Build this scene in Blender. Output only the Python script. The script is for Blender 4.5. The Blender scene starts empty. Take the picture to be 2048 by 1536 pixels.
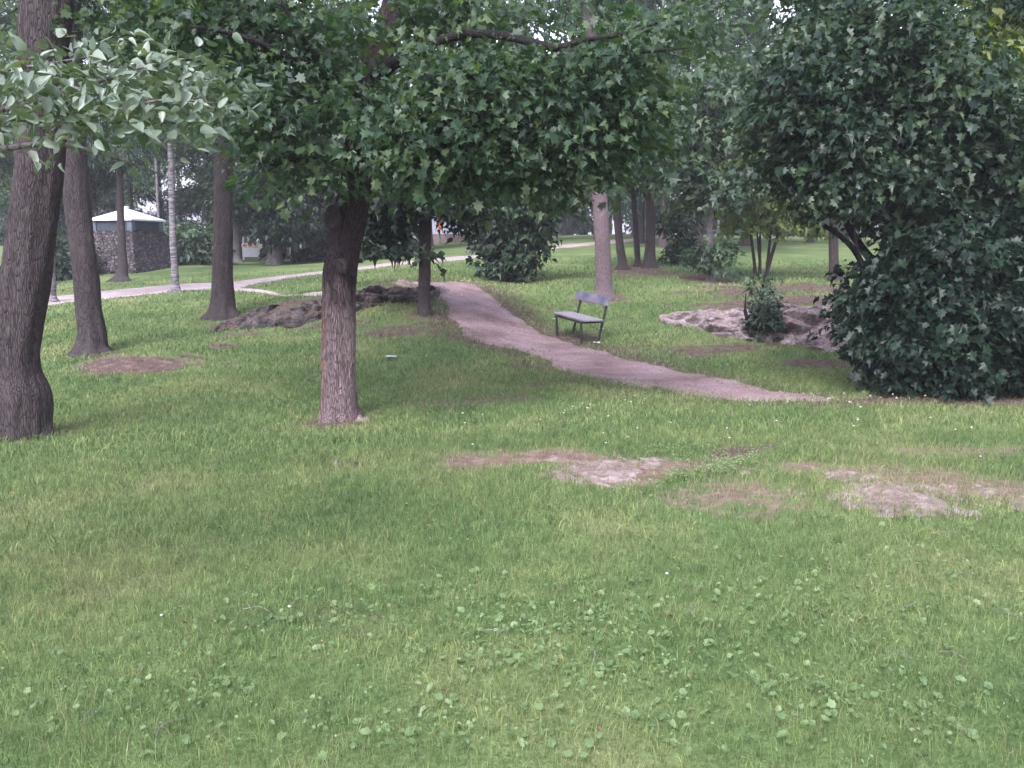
import bpy, math, random
import numpy as np
from mathutils import Vector, Matrix, noise as mn

R = math.radians
rng = np.random.default_rng(7)
random.seed(7)
S = bpy.context.scene
COL = S.collection

# ------------------------------------------------------------------ camera, world, sun, exposure
F = 1774.0                      # focal length in photo pixels (photo 2048 x 1536)
PITCH = math.atan(268.0 / F)    # camera looks down by this much
CAM = np.array([0.0, 0.0, 1.6])
cd = bpy.data.cameras.new('camera')
cam = bpy.data.objects.new('camera', cd)
COL.objects.link(cam)
cam.location = CAM
cam.rotation_euler = (math.pi / 2 - PITCH, 0, 0)
cd.sensor_width = 36
cd.lens = 36 * F / 2048
cd.clip_start = 0.05
cd.clip_end = 3000
S.camera = cam

SUN_EL, SUN_AZ = 48, 200        # azimuth measured from +Y clockwise: behind the camera, a little left
w = bpy.data.worlds.new('World')
S.world = w
w.use_nodes = True
nt = w.node_tree
bg = nt.nodes['Background']
sky = nt.nodes.new('ShaderNodeTexSky')
sky.sky_type = 'NISHITA'
sky.sun_disc = False
sky.sun_elevation = R(SUN_EL)
sky.sun_rotation = R(SUN_AZ)
sky.air_density = 1.0
sky.dust_density = 3.0
hs = nt.nodes.new('ShaderNodeHueSaturation')
hs.inputs['Saturation'].default_value = 0.30
mxw = nt.nodes.new('ShaderNodeMix'); mxw.data_type = 'RGBA'; mxw.blend_type = 'MULTIPLY'
mxw.inputs[0].default_value = 1.0
mxw.inputs[7].default_value = (0.965, 0.95, 1.12, 1)
nt.links.new(sky.outputs[0], hs.inputs['Color'])
nt.links.new(hs.outputs[0], mxw.inputs[6])
nt.links.new(mxw.outputs[2], bg.inputs[0])
bg.inputs[1].default_value = 0.15

sd = bpy.data.lights.new('sun', 'SUN')
sd.energy = 1.1
sd.angle = R(25)
sd.color = (1.0, 0.96, 0.97)
sun = bpy.data.objects.new('sun', sd)
COL.objects.link(sun)
az = R(SUN_AZ)
sdir = Vector((math.sin(az) * math.cos(R(SUN_EL)), math.cos(az) * math.cos(R(SUN_EL)), math.sin(R(SUN_EL))))
sun.rotation_euler = sdir.to_track_quat('Z', 'Y').to_euler()
sun.location = (0, 0, 40)

S.view_settings.view_transform = 'Standard'
S.view_settings.look = 'None'
S.view_settings.gamma = 1
S.view_settings.exposure = 1.8
S.render.filter_size = 2.4
S.cycles.use_denoising = True
S.cycles.max_bounces = 6
S.cycles.diffuse_bounces = 3
S.cycles.transmission_bounces = 3
S.cycles.transparent_max_bounces = 4

# ------------------------------------------------------------------ pixel <-> world
cp, sp = math.cos(PITCH), math.sin(PITCH)
def ray(px, py):
    x = (px - 1024.0) / F; y = -(py - 768.0) / F
    # camera basis: right +X, forward (0,cp,-sp), up (0,sp,cp)
    return np.array([x, cp + y * sp, -sp + y * cp])
def P(px, py, D):
    d = ray(px, py)
    return CAM + d * (D / d[1])
def PX(px, D):                   # pixels -> metres at distance D
    return px * D / F

# ------------------------------------------------------------------ terrain
CT = [
 (1024,1536,2.55),(0,1536,2.6),(2048,1536,2.55),(1024,1200,4.05),(0,1200,4.3),(2048,1200,4.0),(500,1200,4.15),
 (1024,1000,5.8),(0,1000,6.6),(500,1000,6.3),(1500,1000,5.65),(2048,1000,5.55),
 (1150,900,7.25),(1700,870,7.8),(2048,870,7.7),(800,930,6.9),(500,930,7.4),(200,930,7.7),
 (50,870,9.0),(680,842,10.2),(400,850,9.9),(880,850,9.3),(850,800,11.3),(980,770,11.6),(1150,780,10.7),(1150,840,8.8),
 (1850,785,10.2),(2048,785,10.2),(1600,797,10.3),(1420,790,10.6),(1300,742,12.9),(1200,752,12.2),
 (1150,705,15.4),(1168,690,16.3),(1110,672,17.6),(1203,683,16.6),(1000,690,15.6),(1040,640,18.3),(900,640,17.0),(850,628,17.0),
 (950,720,14.0),(1100,735,13.2),(830,700,14.6),(740,740,13.4),
 (1000,598,20.2),(1205,593,21.0),(1330,632,18.0),(1320,700,15.0),
 (1380,657,16.9),(1450,674,16.2),(1530,684,15.8),(1620,694,15.4),(1720,707,14.9),(1700,745,12.9),(1550,745,13.0),
 (1400,618,18.4),(1480,611,18.2),(1560,607,18.0),(1640,602,18.0),(1720,599,18.0),(1900,600,18.0),
 (1420,562,24),(1530,556,26),(1668,562,25),(1900,560,26),
 (1020,562,24.5),(180,708,15.0),(290,748,13.0),(280,708,14.5),(420,705,14.6),(420,760,12.6),
 (445,634,18.8),(350,585,25),(40,640,20.5),(130,598,25),(300,581,27.5),(540,560,31),(0,700,15.2),
 (240,566,33),(250,540,38),(60,560,36),(380,528,40),
 (425,664,17.4),(520,657,17.1),(600,649,17.0),(640,634,17.3),(720,619,17.9),(830,603,18.7),
 (500,627,18.9),(570,603,18.7),(640,597,18.9),(720,576,19.3),(780,569,19.7),(860,566,20.3),
 (600,670,16.3),(700,655,16.5),(640,588,24),(600,560,30),(780,545,27),
 (700,540,33),(820,526,36),(950,515,38),(1100,495,45),(1260,480,50),(900,540,28),
 (770,516,42),(600,524,44),(500,523,48),(850,488,60),(1000,483,58),(1100,474,66),(1240,468,72),
 (1240,538,28),(1300,536,28),(1370,530,30),(1400,470,66),(1600,477,62),(1500,520,34),(1900,480,60),(2048,560,25),
]
cx = []; cz = []
for (a, b, d) in CT:
    p = P(a, b, d); cx.append(p[:2]); cz.append(p[2])
for (x, y, z) in [(-2,0,0),(2,0,0),(0,-6,.05),(-8,0,-.25),(9,0,.1),(-9,7,-.5),(9,7,-.02),(12,12,.1),(-13,14,-.5),(-16,-8,-.4),(16,-8,.2),
                  (-40,20,-1.),(40,20,1.2),(-40,60,1.),(45,60,2.6),(0,90,2.9),(-50,95,2.4),(50,95,2.9),(-120,0,-1),(120,0,1.5),
                  (-120,200,2.5),(120,200,2.9),(0,200,2.9),(0,-80,0),(-60,-60,-.3),(60,-60,.4)]:
    cx.append(np.array([x, y], float)); cz.append(z)
cx = np.array(cx); cz = np.array(cz)
def warp(xy):                    # compress distance so that near detail and far extent both interpolate smoothly
    r = np.hypot(xy[..., 0], xy[..., 1]) + 1e-6
    k = np.log1p(r / 6.0) / r
    return np.stack([xy[..., 0] * k, xy[..., 1] * k], -1)
cw = warp(cx)
def U(r):
    return r
n = len(cw)
dm = np.linalg.norm(cw[:, None] - cw[None], axis=-1)
A = np.zeros((n + 3, n + 3))
A[:n, :n] = U(dm) + np.eye(n) * -0.004
A[:n, n] = 1; A[:n, n + 1:] = cw
A[n, :n] = 1; A[n + 1:, :n] = cw.T
sol = np.linalg.solve(A, np.concatenate([cz, np.zeros(3)]))
def Hb(x, y):
    x = np.asarray(x, float); y = np.asarray(y, float)
    sh = x.shape
    q = warp(np.stack([np.clip(x, -300, 300).ravel(), np.clip(y, -300, 300).ravel()], -1))
    out = np.empty(len(q))
    for i in range(0, len(q), 40000):
        qq = q[i:i + 40000]
        out[i:i + 40000] = U(np.linalg.norm(qq[:, None] - cw[None], axis=-1)) @ sol[:n] + sol[n] + qq @ sol[n + 1:]
    return out.reshape(sh)
def bumps(x, y):
    return (0.012 * np.sin(2.1 * x + 1.3 * np.sin(1.7 * y)) * np.sin(2.6 * y + .7) + 0.02 * np.sin(.8 * x + 1.9) * np.sin(.9 * y + .3 * x)
            + 0.006 * np.sin(6.3 * x + 2 * np.sin(4.1 * y)) * np.sin(5.7 * y))
MOUNDS = [(*P(285, 726, 13.8)[:2], .95, .75, .15), (*P(445, 690, 15.6)[:2], .35, .4, .06)]
def H(x, y):
    x = np.asarray(x, float); y = np.asarray(y, float)
    h = Hb(x, y) + bumps(x, y)
    for (a, b, rx, ry, hh) in MOUNDS:
        h = h + hh * np.exp(-(((x - a) / rx) ** 2 + ((y - b) / ry) ** 2) ** 1.5)
    return h
def at(px, py, dmin=1.5, dmax=140.0):   # where the pixel's ray meets the ground
    d = ray(px, py); d = d / d[1]
    t = np.exp(np.linspace(math.log(dmin), math.log(dmax), 900))
    q = CAM + t[:, None] * d
    g = q[:, 2] - H(q[:, 0], q[:, 1])
    k = np.argmax(g < 0) if (g < 0).any() else len(t) - 1
    if k > 0 and g[k] < 0:
        f = g[k - 1] / (g[k - 1] - g[k]); tt = t[k - 1] + f * (t[k] - t[k - 1])
    else:
        tt = t[k]
    x, y = (CAM + tt * d)[:2]
    return np.array([x, y, float(H(x, y))])
def gz(x, y):
    return float(H(np.array([x]), np.array([y]))[0])
def G(px, D):                    # ground point under a pixel column at distance D
    x = (px - 1024.0) / F * D / cp
    # ray x per unit y depends a little on py; iterate
    for _ in range(3):
        z = gz(x, D)
        t = math.atan2(CAM[2] - z, D)
        py = 768 + F * math.tan(t - PITCH)
        x = P(px, py, D)[0]
    return np.array([x, D, gz(x, D)])

# ------------------------------------------------------------------ object helpers
def thing(name, label, cat, loc=(0, 0, 0), group=None):
    o = bpy.data.objects.new(name, None); COL.objects.link(o)
    o.empty_display_size = .2
    o.location = [float(v) for v in loc]; o['label'] = label; o['category'] = cat
    if group: o['group'] = group
    return o
def tag(o, label, cat, group=None):
    o['label'] = label; o['category'] = cat
    if group: o['group'] = group
    return o
def rootloc(o):
    while o.parent: o = o.parent
    return np.array(o.location)
def mk(name, V, T, m, parent=None, attr=None, smooth=False, kind=None, loc=None):
    """V (n,3) world coords, T (m,3) triangles or list of polygons."""
    V = np.asarray(V, np.float32)
    if parent is not None: V = V - rootloc(parent).astype(np.float32)
    elif loc is not None: V = V - np.asarray(loc, np.float32)
    me = bpy.data.meshes.new(name)
    if isinstance(T, np.ndarray):
        k = T.shape[1]; m_ = len(T)
        me.vertices.add(len(V)); me.vertices.foreach_set('co', V.ravel())
        me.loops.add(m_ * k); me.loops.foreach_set('vertex_index', T.astype(np.int32).ravel())
        me.polygons.add(m_); me.polygons.foreach_set('loop_start', np.arange(0, m_ * k, k, dtype=np.int32))
        try: me.polygons.foreach_set('loop_total', np.full(m_, k, dtype=np.int32))
        except Exception: pass
        me.polygons.foreach_set('use_smooth', np.full(m_, bool(smooth)))
        me.update(calc_edges=True)
    else:
        me.from_pydata([tuple(map(float, v)) for v in V], [], T)
        me.polygons.foreach_set('use_smooth', [bool(smooth)] * len(me.polygons))
        me.update()
    if attr:
        for nme, a in attr.items():
            at_ = me.attributes.new(nme, 'FLOAT', 'POINT'); at_.data.foreach_set('value', np.asarray(a, np.float32).ravel())
    me.materials.append(m)
    o = bpy.data.objects.new(name, me); COL.objects.link(o)
    if parent is not None: o.parent = parent
    elif loc is not None: o.location = [float(v) for v in loc]
    if kind: o['kind'] = kind
    return o
def join(parts):
    Vs, Ts, k = [], [], 0
    for V, T in parts:
        Vs.append(np.asarray(V, float)); Ts.append(np.asarray(T) + k); k += len(V)
    return np.concatenate(Vs), np.concatenate(Ts)
def gridquads(nu, nv, wrap=False):
    i = np.arange(nu - 1)[:, None]; j = np.arange(nv if wrap else nv - 1)[None]
    a = i * nv + j; b = i * nv + (j + 1) % nv; c = (i + 1) * nv + (j + 1) % nv; d = (i + 1) * nv + j
    return np.stack([a, b, c, d], -1).reshape(-1, 4)
def box(c, s, rot=None, bevel=0.0):
    """box as 24-quad beveled (chamfered) shape in world coords"""
    c = np.asarray(c, float); h = np.asarray(s, float) / 2
    b = min(bevel, h.min() * .45) if bevel else h.min() * .12
    pts = []; idx = {}
    for sx in (-1, 1):
        for sy in (-1, 1):
            for sz in (-1, 1):
                for ax in range(3):
                    v = np.array([sx, sy, sz]) * (h - b); v[ax] = (sx, sy, sz)[ax] * h[ax]
                    idx[(sx, sy, sz, ax)] = len(pts); pts.append(v)
    Q = []
    for ax in range(3):
        o1, o2 = [(1, 2), (2, 0), (0, 1)][ax]
        for s in (-1, 1):
            q = []
            for (u, v) in ((-1, -1), (1, -1), (1, 1), (-1, 1)):
                k = [0, 0, 0]; k[ax] = s; k[o1] = u; k[o2] = v
                q.append(idx[tuple(k) + (ax,)])
            Q.append(q if s > 0 else q[::-1])
    for ax in range(3):
        o1, o2 = [(1, 2), (2, 0), (0, 1)][ax]
        for u in (-1, 1):
            for v in (-1, 1):
                def kk(s, a):
                    k = [0, 0, 0]; k[ax] = s; k[o1] = u; k[o2] = v
                    return idx[tuple(k) + (a,)]
                q = [kk(-1, o1), kk(1, o1), kk(1, o2), kk(-1, o2)]
                Q.append(q if u * v > 0 else q[::-1])
    Tc = []
    for sx in (-1, 1):
        for sy in (-1, 1):
            for sz in (-1, 1):
                a = [idx[(sx, sy, sz, k)] for k in range(3)]
                if sx * sy * sz < 0: a = a[::-1]
                Tc.append(a + [a[2]])
    V = np.array(pts)
    if rot is not None: V = V @ np.asarray(rot).T
    T = []
    for q in Q: T += [[q[0], q[1], q[2]], [q[0], q[2], q[3]]]
    for q in Tc: T.append(q[:3])
    return V + c, np.array(T)
def rotz(a):
    c, s = math.cos(a), math.sin(a)
    return np.array([[c, -s, 0], [s, c, 0], [0, 0, 1.]])
def bar(a, b, wd, th, up=(0, 0, 1)):
    """box beam from a to b"""
    a = np.asarray(a, float); b = np.asarray(b, float)
    z = b - a; L = np.linalg.norm(z); z /= L
    x = np.cross(up, z)
    if np.linalg.norm(x) < 1e-3: x = np.cross((1, 0, 0), z)
    x /= np.linalg.norm(x); y = np.cross(z, x)
    return box((a + b) / 2, (wd, th, L), np.stack([x, y, z], 1), bevel=min(wd, th) * .15)

def spline(pts, n):
    pts = np.asarray(pts, float)
    if len(pts) < 3:
        t = np.linspace(0, 1, n)[:, None]; return pts[0] * (1 - t) + pts[-1] * t
    seg = np.linalg.norm(np.diff(pts[:, :3], axis=0), axis=1); s = np.concatenate([[0], np.cumsum(seg)])
    ss = np.linspace(0, s[-1], n); out = np.empty((n, pts.shape[1]))
    m = np.gradient(pts, s, axis=0)
    k = np.clip(np.searchsorted(s, ss, side='right') - 1, 0, len(pts) - 2)
    h = (s[k + 1] - s[k]); t = (ss - s[k]) / h
    t = t[:, None]; h = h[:, None]
    out = ((2*t**3 - 3*t**2 + 1) * pts[k] + (t**3 - 2*t**2 + t) * h * m[k] + (-2*t**3 + 3*t**2) * pts[k+1] + (t**3 - t**2) * h * m[k+1])
    return out
def tube(pr, nl=20, ns=10, ridge=0.0, seed=0, cap=True, roots=0.0):
    """pr: list of (x,y,z,r)"""
    c = spline(np.asarray(pr, float), nl)
    pos, rad = c[:, :3], np.maximum(c[:, 3], 0.002)
    tan = np.gradient(pos, axis=0); tan /= np.linalg.norm(tan, axis=1)[:, None] + 1e-9
    x = np.cross(tan[0], (0.0, 1.0, 0.03)); x /= np.linalg.norm(x)
    th = np.arange(ns) * 2 * math.pi / ns
    V = np.empty((nl, ns, 3))
    for i in range(nl):
        x = x - tan[i] * (x @ tan[i]); x /= np.linalg.norm(x); y = np.cross(tan[i], x)
        rr = np.full(ns, rad[i])
        if ridge:
            for j in range(ns):
                a = th[j]
                v = Vector((math.cos(a) * 2.2 + seed, math.sin(a) * 2.2, pos[i][2] * 1.1))
                v2 = Vector((math.cos(a) * 6.5, math.sin(a) * 6.5 + seed, pos[i][2] * 2.0))
                rr[j] *= 1 + ridge * (mn.noise(v) * 1.2 + (0.5 - abs(mn.noise(v2)) * 1.6) * .7)
        if roots:
            hh = max(0, pos[i][2] - pos[0][2] - .15)
            lob = np.maximum(0, np.sin(th * 3 + seed) * .5 + np.sin(th * 5 + 2.1 * seed) * .5) ** 1.2
            rr = rr * (1 + roots * lob * math.exp(-hh / .16))
        V[i] = pos[i] + np.cos(th)[:, None] * x * rr[:, None] + np.sin(th)[:, None] * y * rr[:, None]
    V = V.reshape(-1, 3); Q = gridquads(nl, ns, True)
    T = np.concatenate([Q[:, [0, 1, 2]], Q[:, [0, 2, 3]]])
    if cap:
        V = np.concatenate([V, pos[-1:] + tan[-1] * rad[-1] * .6]); k = len(V) - 1
        j = np.arange(ns); T = np.concatenate([T, np.stack([(nl - 1) * ns + j, (nl - 1) * ns + (j + 1) % ns, np.full(ns, k)], -1)])
    return V, T

# ------------------------------------------------------------------ leaves
def tmpl(half, c, fold):
    pts = [(0, 0)] + half + [(0, 1.0)] + [(-x, y) for (x, y) in half[::-1]]
    V = [(x, y, fold * abs(x) - .22 * y * y) for (x, y) in pts] + [(c[0], c[1], -.22 * c[1] ** 2)]
    n_ = len(pts); T = [(i, (i + 1) % n_, n_) for i in range(n_)]
    return np.array(V, float), np.array(T)
MAPLE = tmpl([(.30, -.08), (.24, .14), (.56, .32), (.30, .44), (.36, .66), (.13, .66)], (0, .33), .25)
MAPLE_M = tmpl([(.30, .0), (.52, .34), (.20, .50)], (0, .35), .25)
OVATE = tmpl([(.20, .06), (.34, .30), (.27, .62), (.12, .84)], (0, .4), .35)
SIMPLE = (np.array([(0, 0, 0), (.32, .45, .08), (0, 1, -.15), (-.32, .45, .08)]), np.array([(0, 1, 2), (0, 2, 3)]))
FROND = (np.array([(0, 0, 0), (.11, .35, 0), (.04, 1, -.1), (-.04, 1, -.1), (-.11, .35, 0)]), np.array([(0, 1, 4), (1, 2, 4), (2, 3, 4)]))
LOBED = tmpl([(.28, -.1), (.5, .15), (.42, .32), (.56, .55), (.36, .68), (.32, .92), (.12, .86)], (0, .45), .12)

def nrm(a):
    return a / (np.linalg.norm(a, axis=-1, keepdims=True) + 1e-9)
def leafmesh(pos, dirs, nor, size, tm, var):
    tv, tt = tm
    y = nrm(dirs); z = nrm(nor - y * (nor * y).sum(1, keepdims=True)); x = np.cross(y, z)
    n_ = len(pos)                 # every leaf gets its own width, curl and skew
    wx = (.62 + .45 * rng.random(n_))[:, None, None]; cz_ = (rng.random(n_) * 3.2 - .3)[:, None, None]; sk = (rng.normal(size=n_) * .16)[:, None, None]
    V = pos[:, None] + size[:, None, None] * ((tv[None, :, 0:1] * wx + sk * tv[None, :, 1:2] ** 2) * x[:, None] + tv[None, :, 1:2] * y[:, None] + tv[None, :, 2:3] * cz_ * z[:, None])
    T = tt[None] + (np.arange(len(pos)) * len(tv))[:, None, None]
    return V.reshape(-1, 3), T.reshape(-1, 3), np.repeat(var, len(tv))
def cloud(blobs, per, size, tm, spray=0.35, flat=.12, tilt=.45, up=1.0, droop=.35, rg=rng, shell=.5, svar=.3):
    """blobs: list of (centre(3), radii(3), number of sprays)"""
    PP, DD, NN, VV = [], [], [], []
    for (c, r, ns) in blobs:
        c = np.asarray(c, float); r = np.asarray(r, float) * np.ones(3)
        u = nrm(rg.normal(size=(ns, 3))); rad = rg.random(ns) ** shell
        sc = c + u * r * rad[:, None] * (1 + .18 * rg.normal(size=(ns, 1)))
        out = nrm(u * np.array([1, 1, .25]) + rg.normal(size=(ns, 3)) * .3)
        sn = nrm(np.array([0, 0, up]) + u * .45 + rg.normal(size=(ns, 3)) * tilt * .6)
        a = rg.random((ns, per)) * 2 * math.pi; q = np.sqrt(rg.random((ns, per))) * spray
        e1 = nrm(np.cross(sn, rg.normal(size=(ns, 3)))); e2 = np.cross(sn, e1)
        p = sc[:, None] + (np.cos(a) * q)[..., None] * e1[:, None] + (np.sin(a) * q)[..., None] * e2[:, None] + sn[:, None] * (rg.normal(size=(ns, per, 1)) * flat * spray)
        d = (np.cos(a))[..., None] * e1[:, None] + (np.sin(a))[..., None] * e2[:, None] + out[:, None] * .5 + rg.normal(size=(ns, per, 3)) * .35
        d[..., 2] -= droop
        nn = sn[:, None] + rg.normal(size=(ns, per, 3)) * tilt
        v = np.clip(rg.normal(size=(ns, 1)) * .22 + .5 + rg.normal(size=(ns, per)) * .16, 0, 1)
        PP.append(p.reshape(-1, 3)); DD.append(d.reshape(-1, 3)); NN.append(nn.reshape(-1, 3)); VV.append(v.ravel())
    p = np.concatenate(PP); d = np.concatenate(DD); nn = np.concatenate(NN); v = np.concatenate(VV)
    s = size * np.clip(1 + svar * rg.normal(size=len(p)), .45, 1.6)
    return leafmesh(p, d, nn, s, tm, v)

# ------------------------------------------------------------------ materials
def mat(name):
    m = bpy.data.materials.new(name); m.use_nodes = True
    nt = m.node_tree; b = nt.nodes['Principled BSDF']
    return m, nt, b
def N(nt, t, **kw):
    nd = nt.nodes.new(t)
    for k, v in kw.items():
        if k.startswith('_'): setattr(nd, k[1:], v)
        else: nd.inputs[k.replace('__', ' ')].default_value = v
    return nd
def ramp(nt, stops, interp='LINEAR'):
    r = nt.nodes.new('ShaderNodeValToRGB'); r.color_ramp.interpolation = interp
    e = r.color_ramp.elements
    while len(e) < len(stops): e.new(.5)
    for i, (p, c) in enumerate(stops):
        e[i].position = p; e[i].color = (*c, 1) if len(c) == 3 else c
    return r
def mixc(nt, f, a, b, blend='MIX'):
    m = nt.nodes.new('ShaderNodeMix'); m.data_type = 'RGBA'; m.blend_type = blend
    for sock, v in ((0, f), (6, a), (7, b)):
        if isinstance(v, (float, int)): m.inputs[sock].default_value = v
        elif isinstance(v, tuple): m.inputs[sock].default_value = (*v, 1) if len(v) == 3 else v
        else: nt.links.new(v, m.inputs[sock])
    return m.outputs[2]
def mapped(nt, scale, coord='Object'):
    tc = nt.nodes.new('ShaderNodeTexCoord'); mp = nt.nodes.new('ShaderNodeMapping')
    mp.inputs['Scale'].default_value = scale
    nt.links.new(tc.outputs[coord], mp.inputs[0]); return mp.outputs[0]
def noise(nt, vec, scale, detail=4, rough=.55):
    n_ = N(nt, 'ShaderNodeTexNoise', Scale=scale, Detail=detail, Roughness=rough)
    if vec is not None: nt.links.new(vec, n_.inputs[0])
    return n_.outputs[0]
def bump(nt, b, h, strength=.5, dist=.02):
    bp = N(nt, 'ShaderNodeBump', Strength=strength, Distance=dist)
    nt.links.new(h, bp.inputs['Height']); nt.links.new(bp.outputs[0], b.inputs['Normal'])

def leafmat(name, c0, c1, c2, trans=.35, spec=.5, rough=.45):
    m, nt, b = mat(name)
    at_ = nt.nodes.new('ShaderNodeAttribute'); at_.attribute_name = 'v'
    rp = ramp(nt, [(.1, c0), (.5, c1), (.92, c2)])
    nt.links.new(at_.outputs['Fac'], rp.inputs[0])
    nt.links.new(rp.outputs[0], b.inputs['Base Color'])
    b.inputs['Roughness'].default_value = rough
    b.inputs['Specular IOR Level'].default_value = spec
    tr = nt.nodes.new('ShaderNodeBsdfTranslucent')
    tc = mixc(nt, 1.0, rp.outputs[0], (1.5, 1.7, .5), 'MULTIPLY')
    nt.links.new(tc, tr.inputs[0])
    mx = nt.nodes.new('ShaderNodeMixShader'); mx.inputs[0].default_value = trans
    nt.links.new(b.outputs[0], mx.inputs[1]); nt.links.new(tr.outputs[0], mx.inputs[2])
    out = nt.nodes['Material Output']; nt.links.new(mx.outputs[0], out.inputs[0])
    return m
M = {}
M['maple'] = leafmat('maple_leaves', (.022, .052, .028), (.042, .085, .046), (.095, .140, .062), trans=.42)
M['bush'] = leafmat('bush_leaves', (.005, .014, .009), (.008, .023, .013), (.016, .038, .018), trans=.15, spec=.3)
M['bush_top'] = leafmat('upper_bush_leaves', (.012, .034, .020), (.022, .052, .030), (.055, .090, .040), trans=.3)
M['linden'] = leafmat('pale_leaves', (.075, .118, .078), (.13, .18, .125), (.215, .255, .19), trans=.16, spec=.8, rough=.42)
M['pale'] = leafmat('yellow_green_leaves', (.08, .125, .045), (.14, .19, .06), (.25, .28, .09), trans=.4)
M['mid'] = leafmat('mid_green_leaves', (.030, .062, .040), (.052, .095, .055), (.092, .142, .066), trans=.36)
M['spruce'] = leafmat('spruce_needles', (.016, .034, .025), (.028, .052, .036), (.046, .076, .046), trans=.1, spec=.3)
M['hedge'] = leafmat('hedge_leaves', (.035, .07, .04), (.06, .11, .06), (.09, .14, .075), trans=.25)
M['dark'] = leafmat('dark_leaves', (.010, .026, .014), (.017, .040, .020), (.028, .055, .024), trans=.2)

def barkmat(name, c0, c1, sc=(18, 18, 2.6), strength=.9, extra=None):
    m, nt, b = mat(name)
    v = mapped(nt, sc)
    a = noise(nt, v, 2.2, 6, .65)
    vo = N(nt, 'ShaderNodeTexVoronoi', Scale=2.6, _feature='DISTANCE_TO_EDGE'); nt.links.new(v, vo.inputs[0])
    big = noise(nt, mapped(nt, (1, 1, .6)), 2.0, 3)
    rp = ramp(nt, [(.36, c0), (.60, c1)]); nt.links.new(a, rp.inputs[0])
    col = mixc(nt, .55, rp.outputs[0], mixc(nt, big, tuple(x * .55 for x in c1), tuple(min(x * 1.5, 1) for x in c1)), 'MIX')
    dk = ramp(nt, [(.0, (.28, .26, .26)), (.16, (1, 1, 1))]); nt.links.new(vo.outputs[0], dk.inputs[0])
    col = mixc(nt, .55, col, dk.outputs[0], 'MULTIPLY')
    li = noise(nt, mapped(nt, (2.2, 2.2, 1.2)), 2.4, 5, .7); lr = ramp(nt, [(.56, (0, 0, 0)), (.70, (.35, .35, .35))]); nt.links.new(li, lr.inputs[0])
    col = mixc(nt, lr.outputs[0], col, (.15, .155, .125))
    if extra: col = extra(nt, col)
    nt.links.new(col, b.inputs['Base Color']); b.inputs['Roughness'].default_value = .95
    b.inputs['Specular IOR Level'].default_value = .15
    ad = N(nt, 'ShaderNodeMath', _operation='ADD'); nt.links.new(a, ad.inputs[0]); nt.links.new(dk.outputs[0], ad.inputs[1])
    bump(nt, b, ad.outputs[0], strength, .03)
    return m
def peel(nt, col):              # dark rough bark above, reddish strip where the bark has come away on the left flank
    v = mapped(nt, (1, 1, 1))
    sx = nt.nodes.new('ShaderNodeSeparateXYZ'); nt.links.new(v, sx.inputs[0])
    zn = noise(nt, mapped(nt, (6, 6, 1.5)), 2.0, 4)
    za = N(nt, 'ShaderNodeMath', _operation='MULTIPLY_ADD'); nt.links.new(zn, za.inputs[0]); za.inputs[1].default_value = 1.1; nt.links.new(sx.outputs[2], za.inputs[2])
    zr = N(nt, 'ShaderNodeMapRange', **{'From Min': 1.75, 'From Max': 2.15}); nt.links.new(za.outputs[0], zr.inputs[0])
    col = mixc(nt, zr.outputs[0], col, mixc(nt, 1.0, col, (.26, .24, .27), 'MULTIPLY'))
    nz = noise(nt, mapped(nt, (14, 14, 2.2)), 1.5, 4)
    ax = N(nt, 'ShaderNodeMapRange', **{'From Min': -.11, 'From Max': -.15}); nt.links.new(sx.outputs[0], ax.inputs[0])
    zz = ramp(nt, [(.0, (0, 0, 0)), (.12, (.5, .5, .5)), (.3, (1, 1, 1)), (.5, (1, 1, 1)), (.72, (0, 0, 0))])
    mz = N(nt, 'ShaderNodeMapRange', **{'From Min': 0, 'From Max': 2.2}); nt.links.new(sx.outputs[2], mz.inputs[0]); nt.links.new(mz.outputs[0], zz.inputs[0])
    f = N(nt, 'ShaderNodeMath', _operation='MULTIPLY'); nt.links.new(ax.outputs[0], f.inputs[0]); nt.links.new(zz.outputs[0], f.inputs[1])
    th = ramp(nt, [(.42, (0, 0, 0)), (.55, (1, 1, 1))]); nt.links.new(nz, th.inputs[0])
    g = N(nt, 'ShaderNodeMath', _operation='MULTIPLY'); nt.links.new(f.outputs[0], g.inputs[0]); nt.links.new(th.outputs[0], g.inputs[1])
    return mixc(nt, g.outputs[0], col, (.27, .12, .10))
M['bark_main'] = barkmat('maple_bark', (.085, .065, .065), (.30, .225, .225), (26, 26, 2.8), 1.0, peel)
M['bark_dark'] = barkmat('dark_bark', (.024, .019, .020), (.082, .066, .068), (20, 20, 3.0), .7)
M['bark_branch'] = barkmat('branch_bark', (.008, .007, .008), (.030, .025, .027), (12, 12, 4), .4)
M['bark_pine'] = barkmat('pine_bark', (.085, .062, .066), (.185, .140, .150), (16, 16, 6), .5)
M['bark_grey'] = barkmat('grey_bark', (.10, .09, .09), (.22, .20, .20), (8, 8, 2.4), .5)
def birchmat():
    m, nt, b = mat('birch_bark')
    a = noise(nt, mapped(nt, (3, 3, 16)), 2, 5, .6)
    rp = ramp(nt, [(.42, (.055, .048, .052)), (.55, (.17, .155, .165)), (.72, (.29, .27, .285))]); nt.links.new(a, rp.inputs[0])
    nt.links.new(rp.outputs[0], b.inputs['Base Color']); b.inputs['Roughness'].default_value = .8
    bump(nt, b, a, .4, .01); return m
M['birch'] = birchmat()

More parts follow.
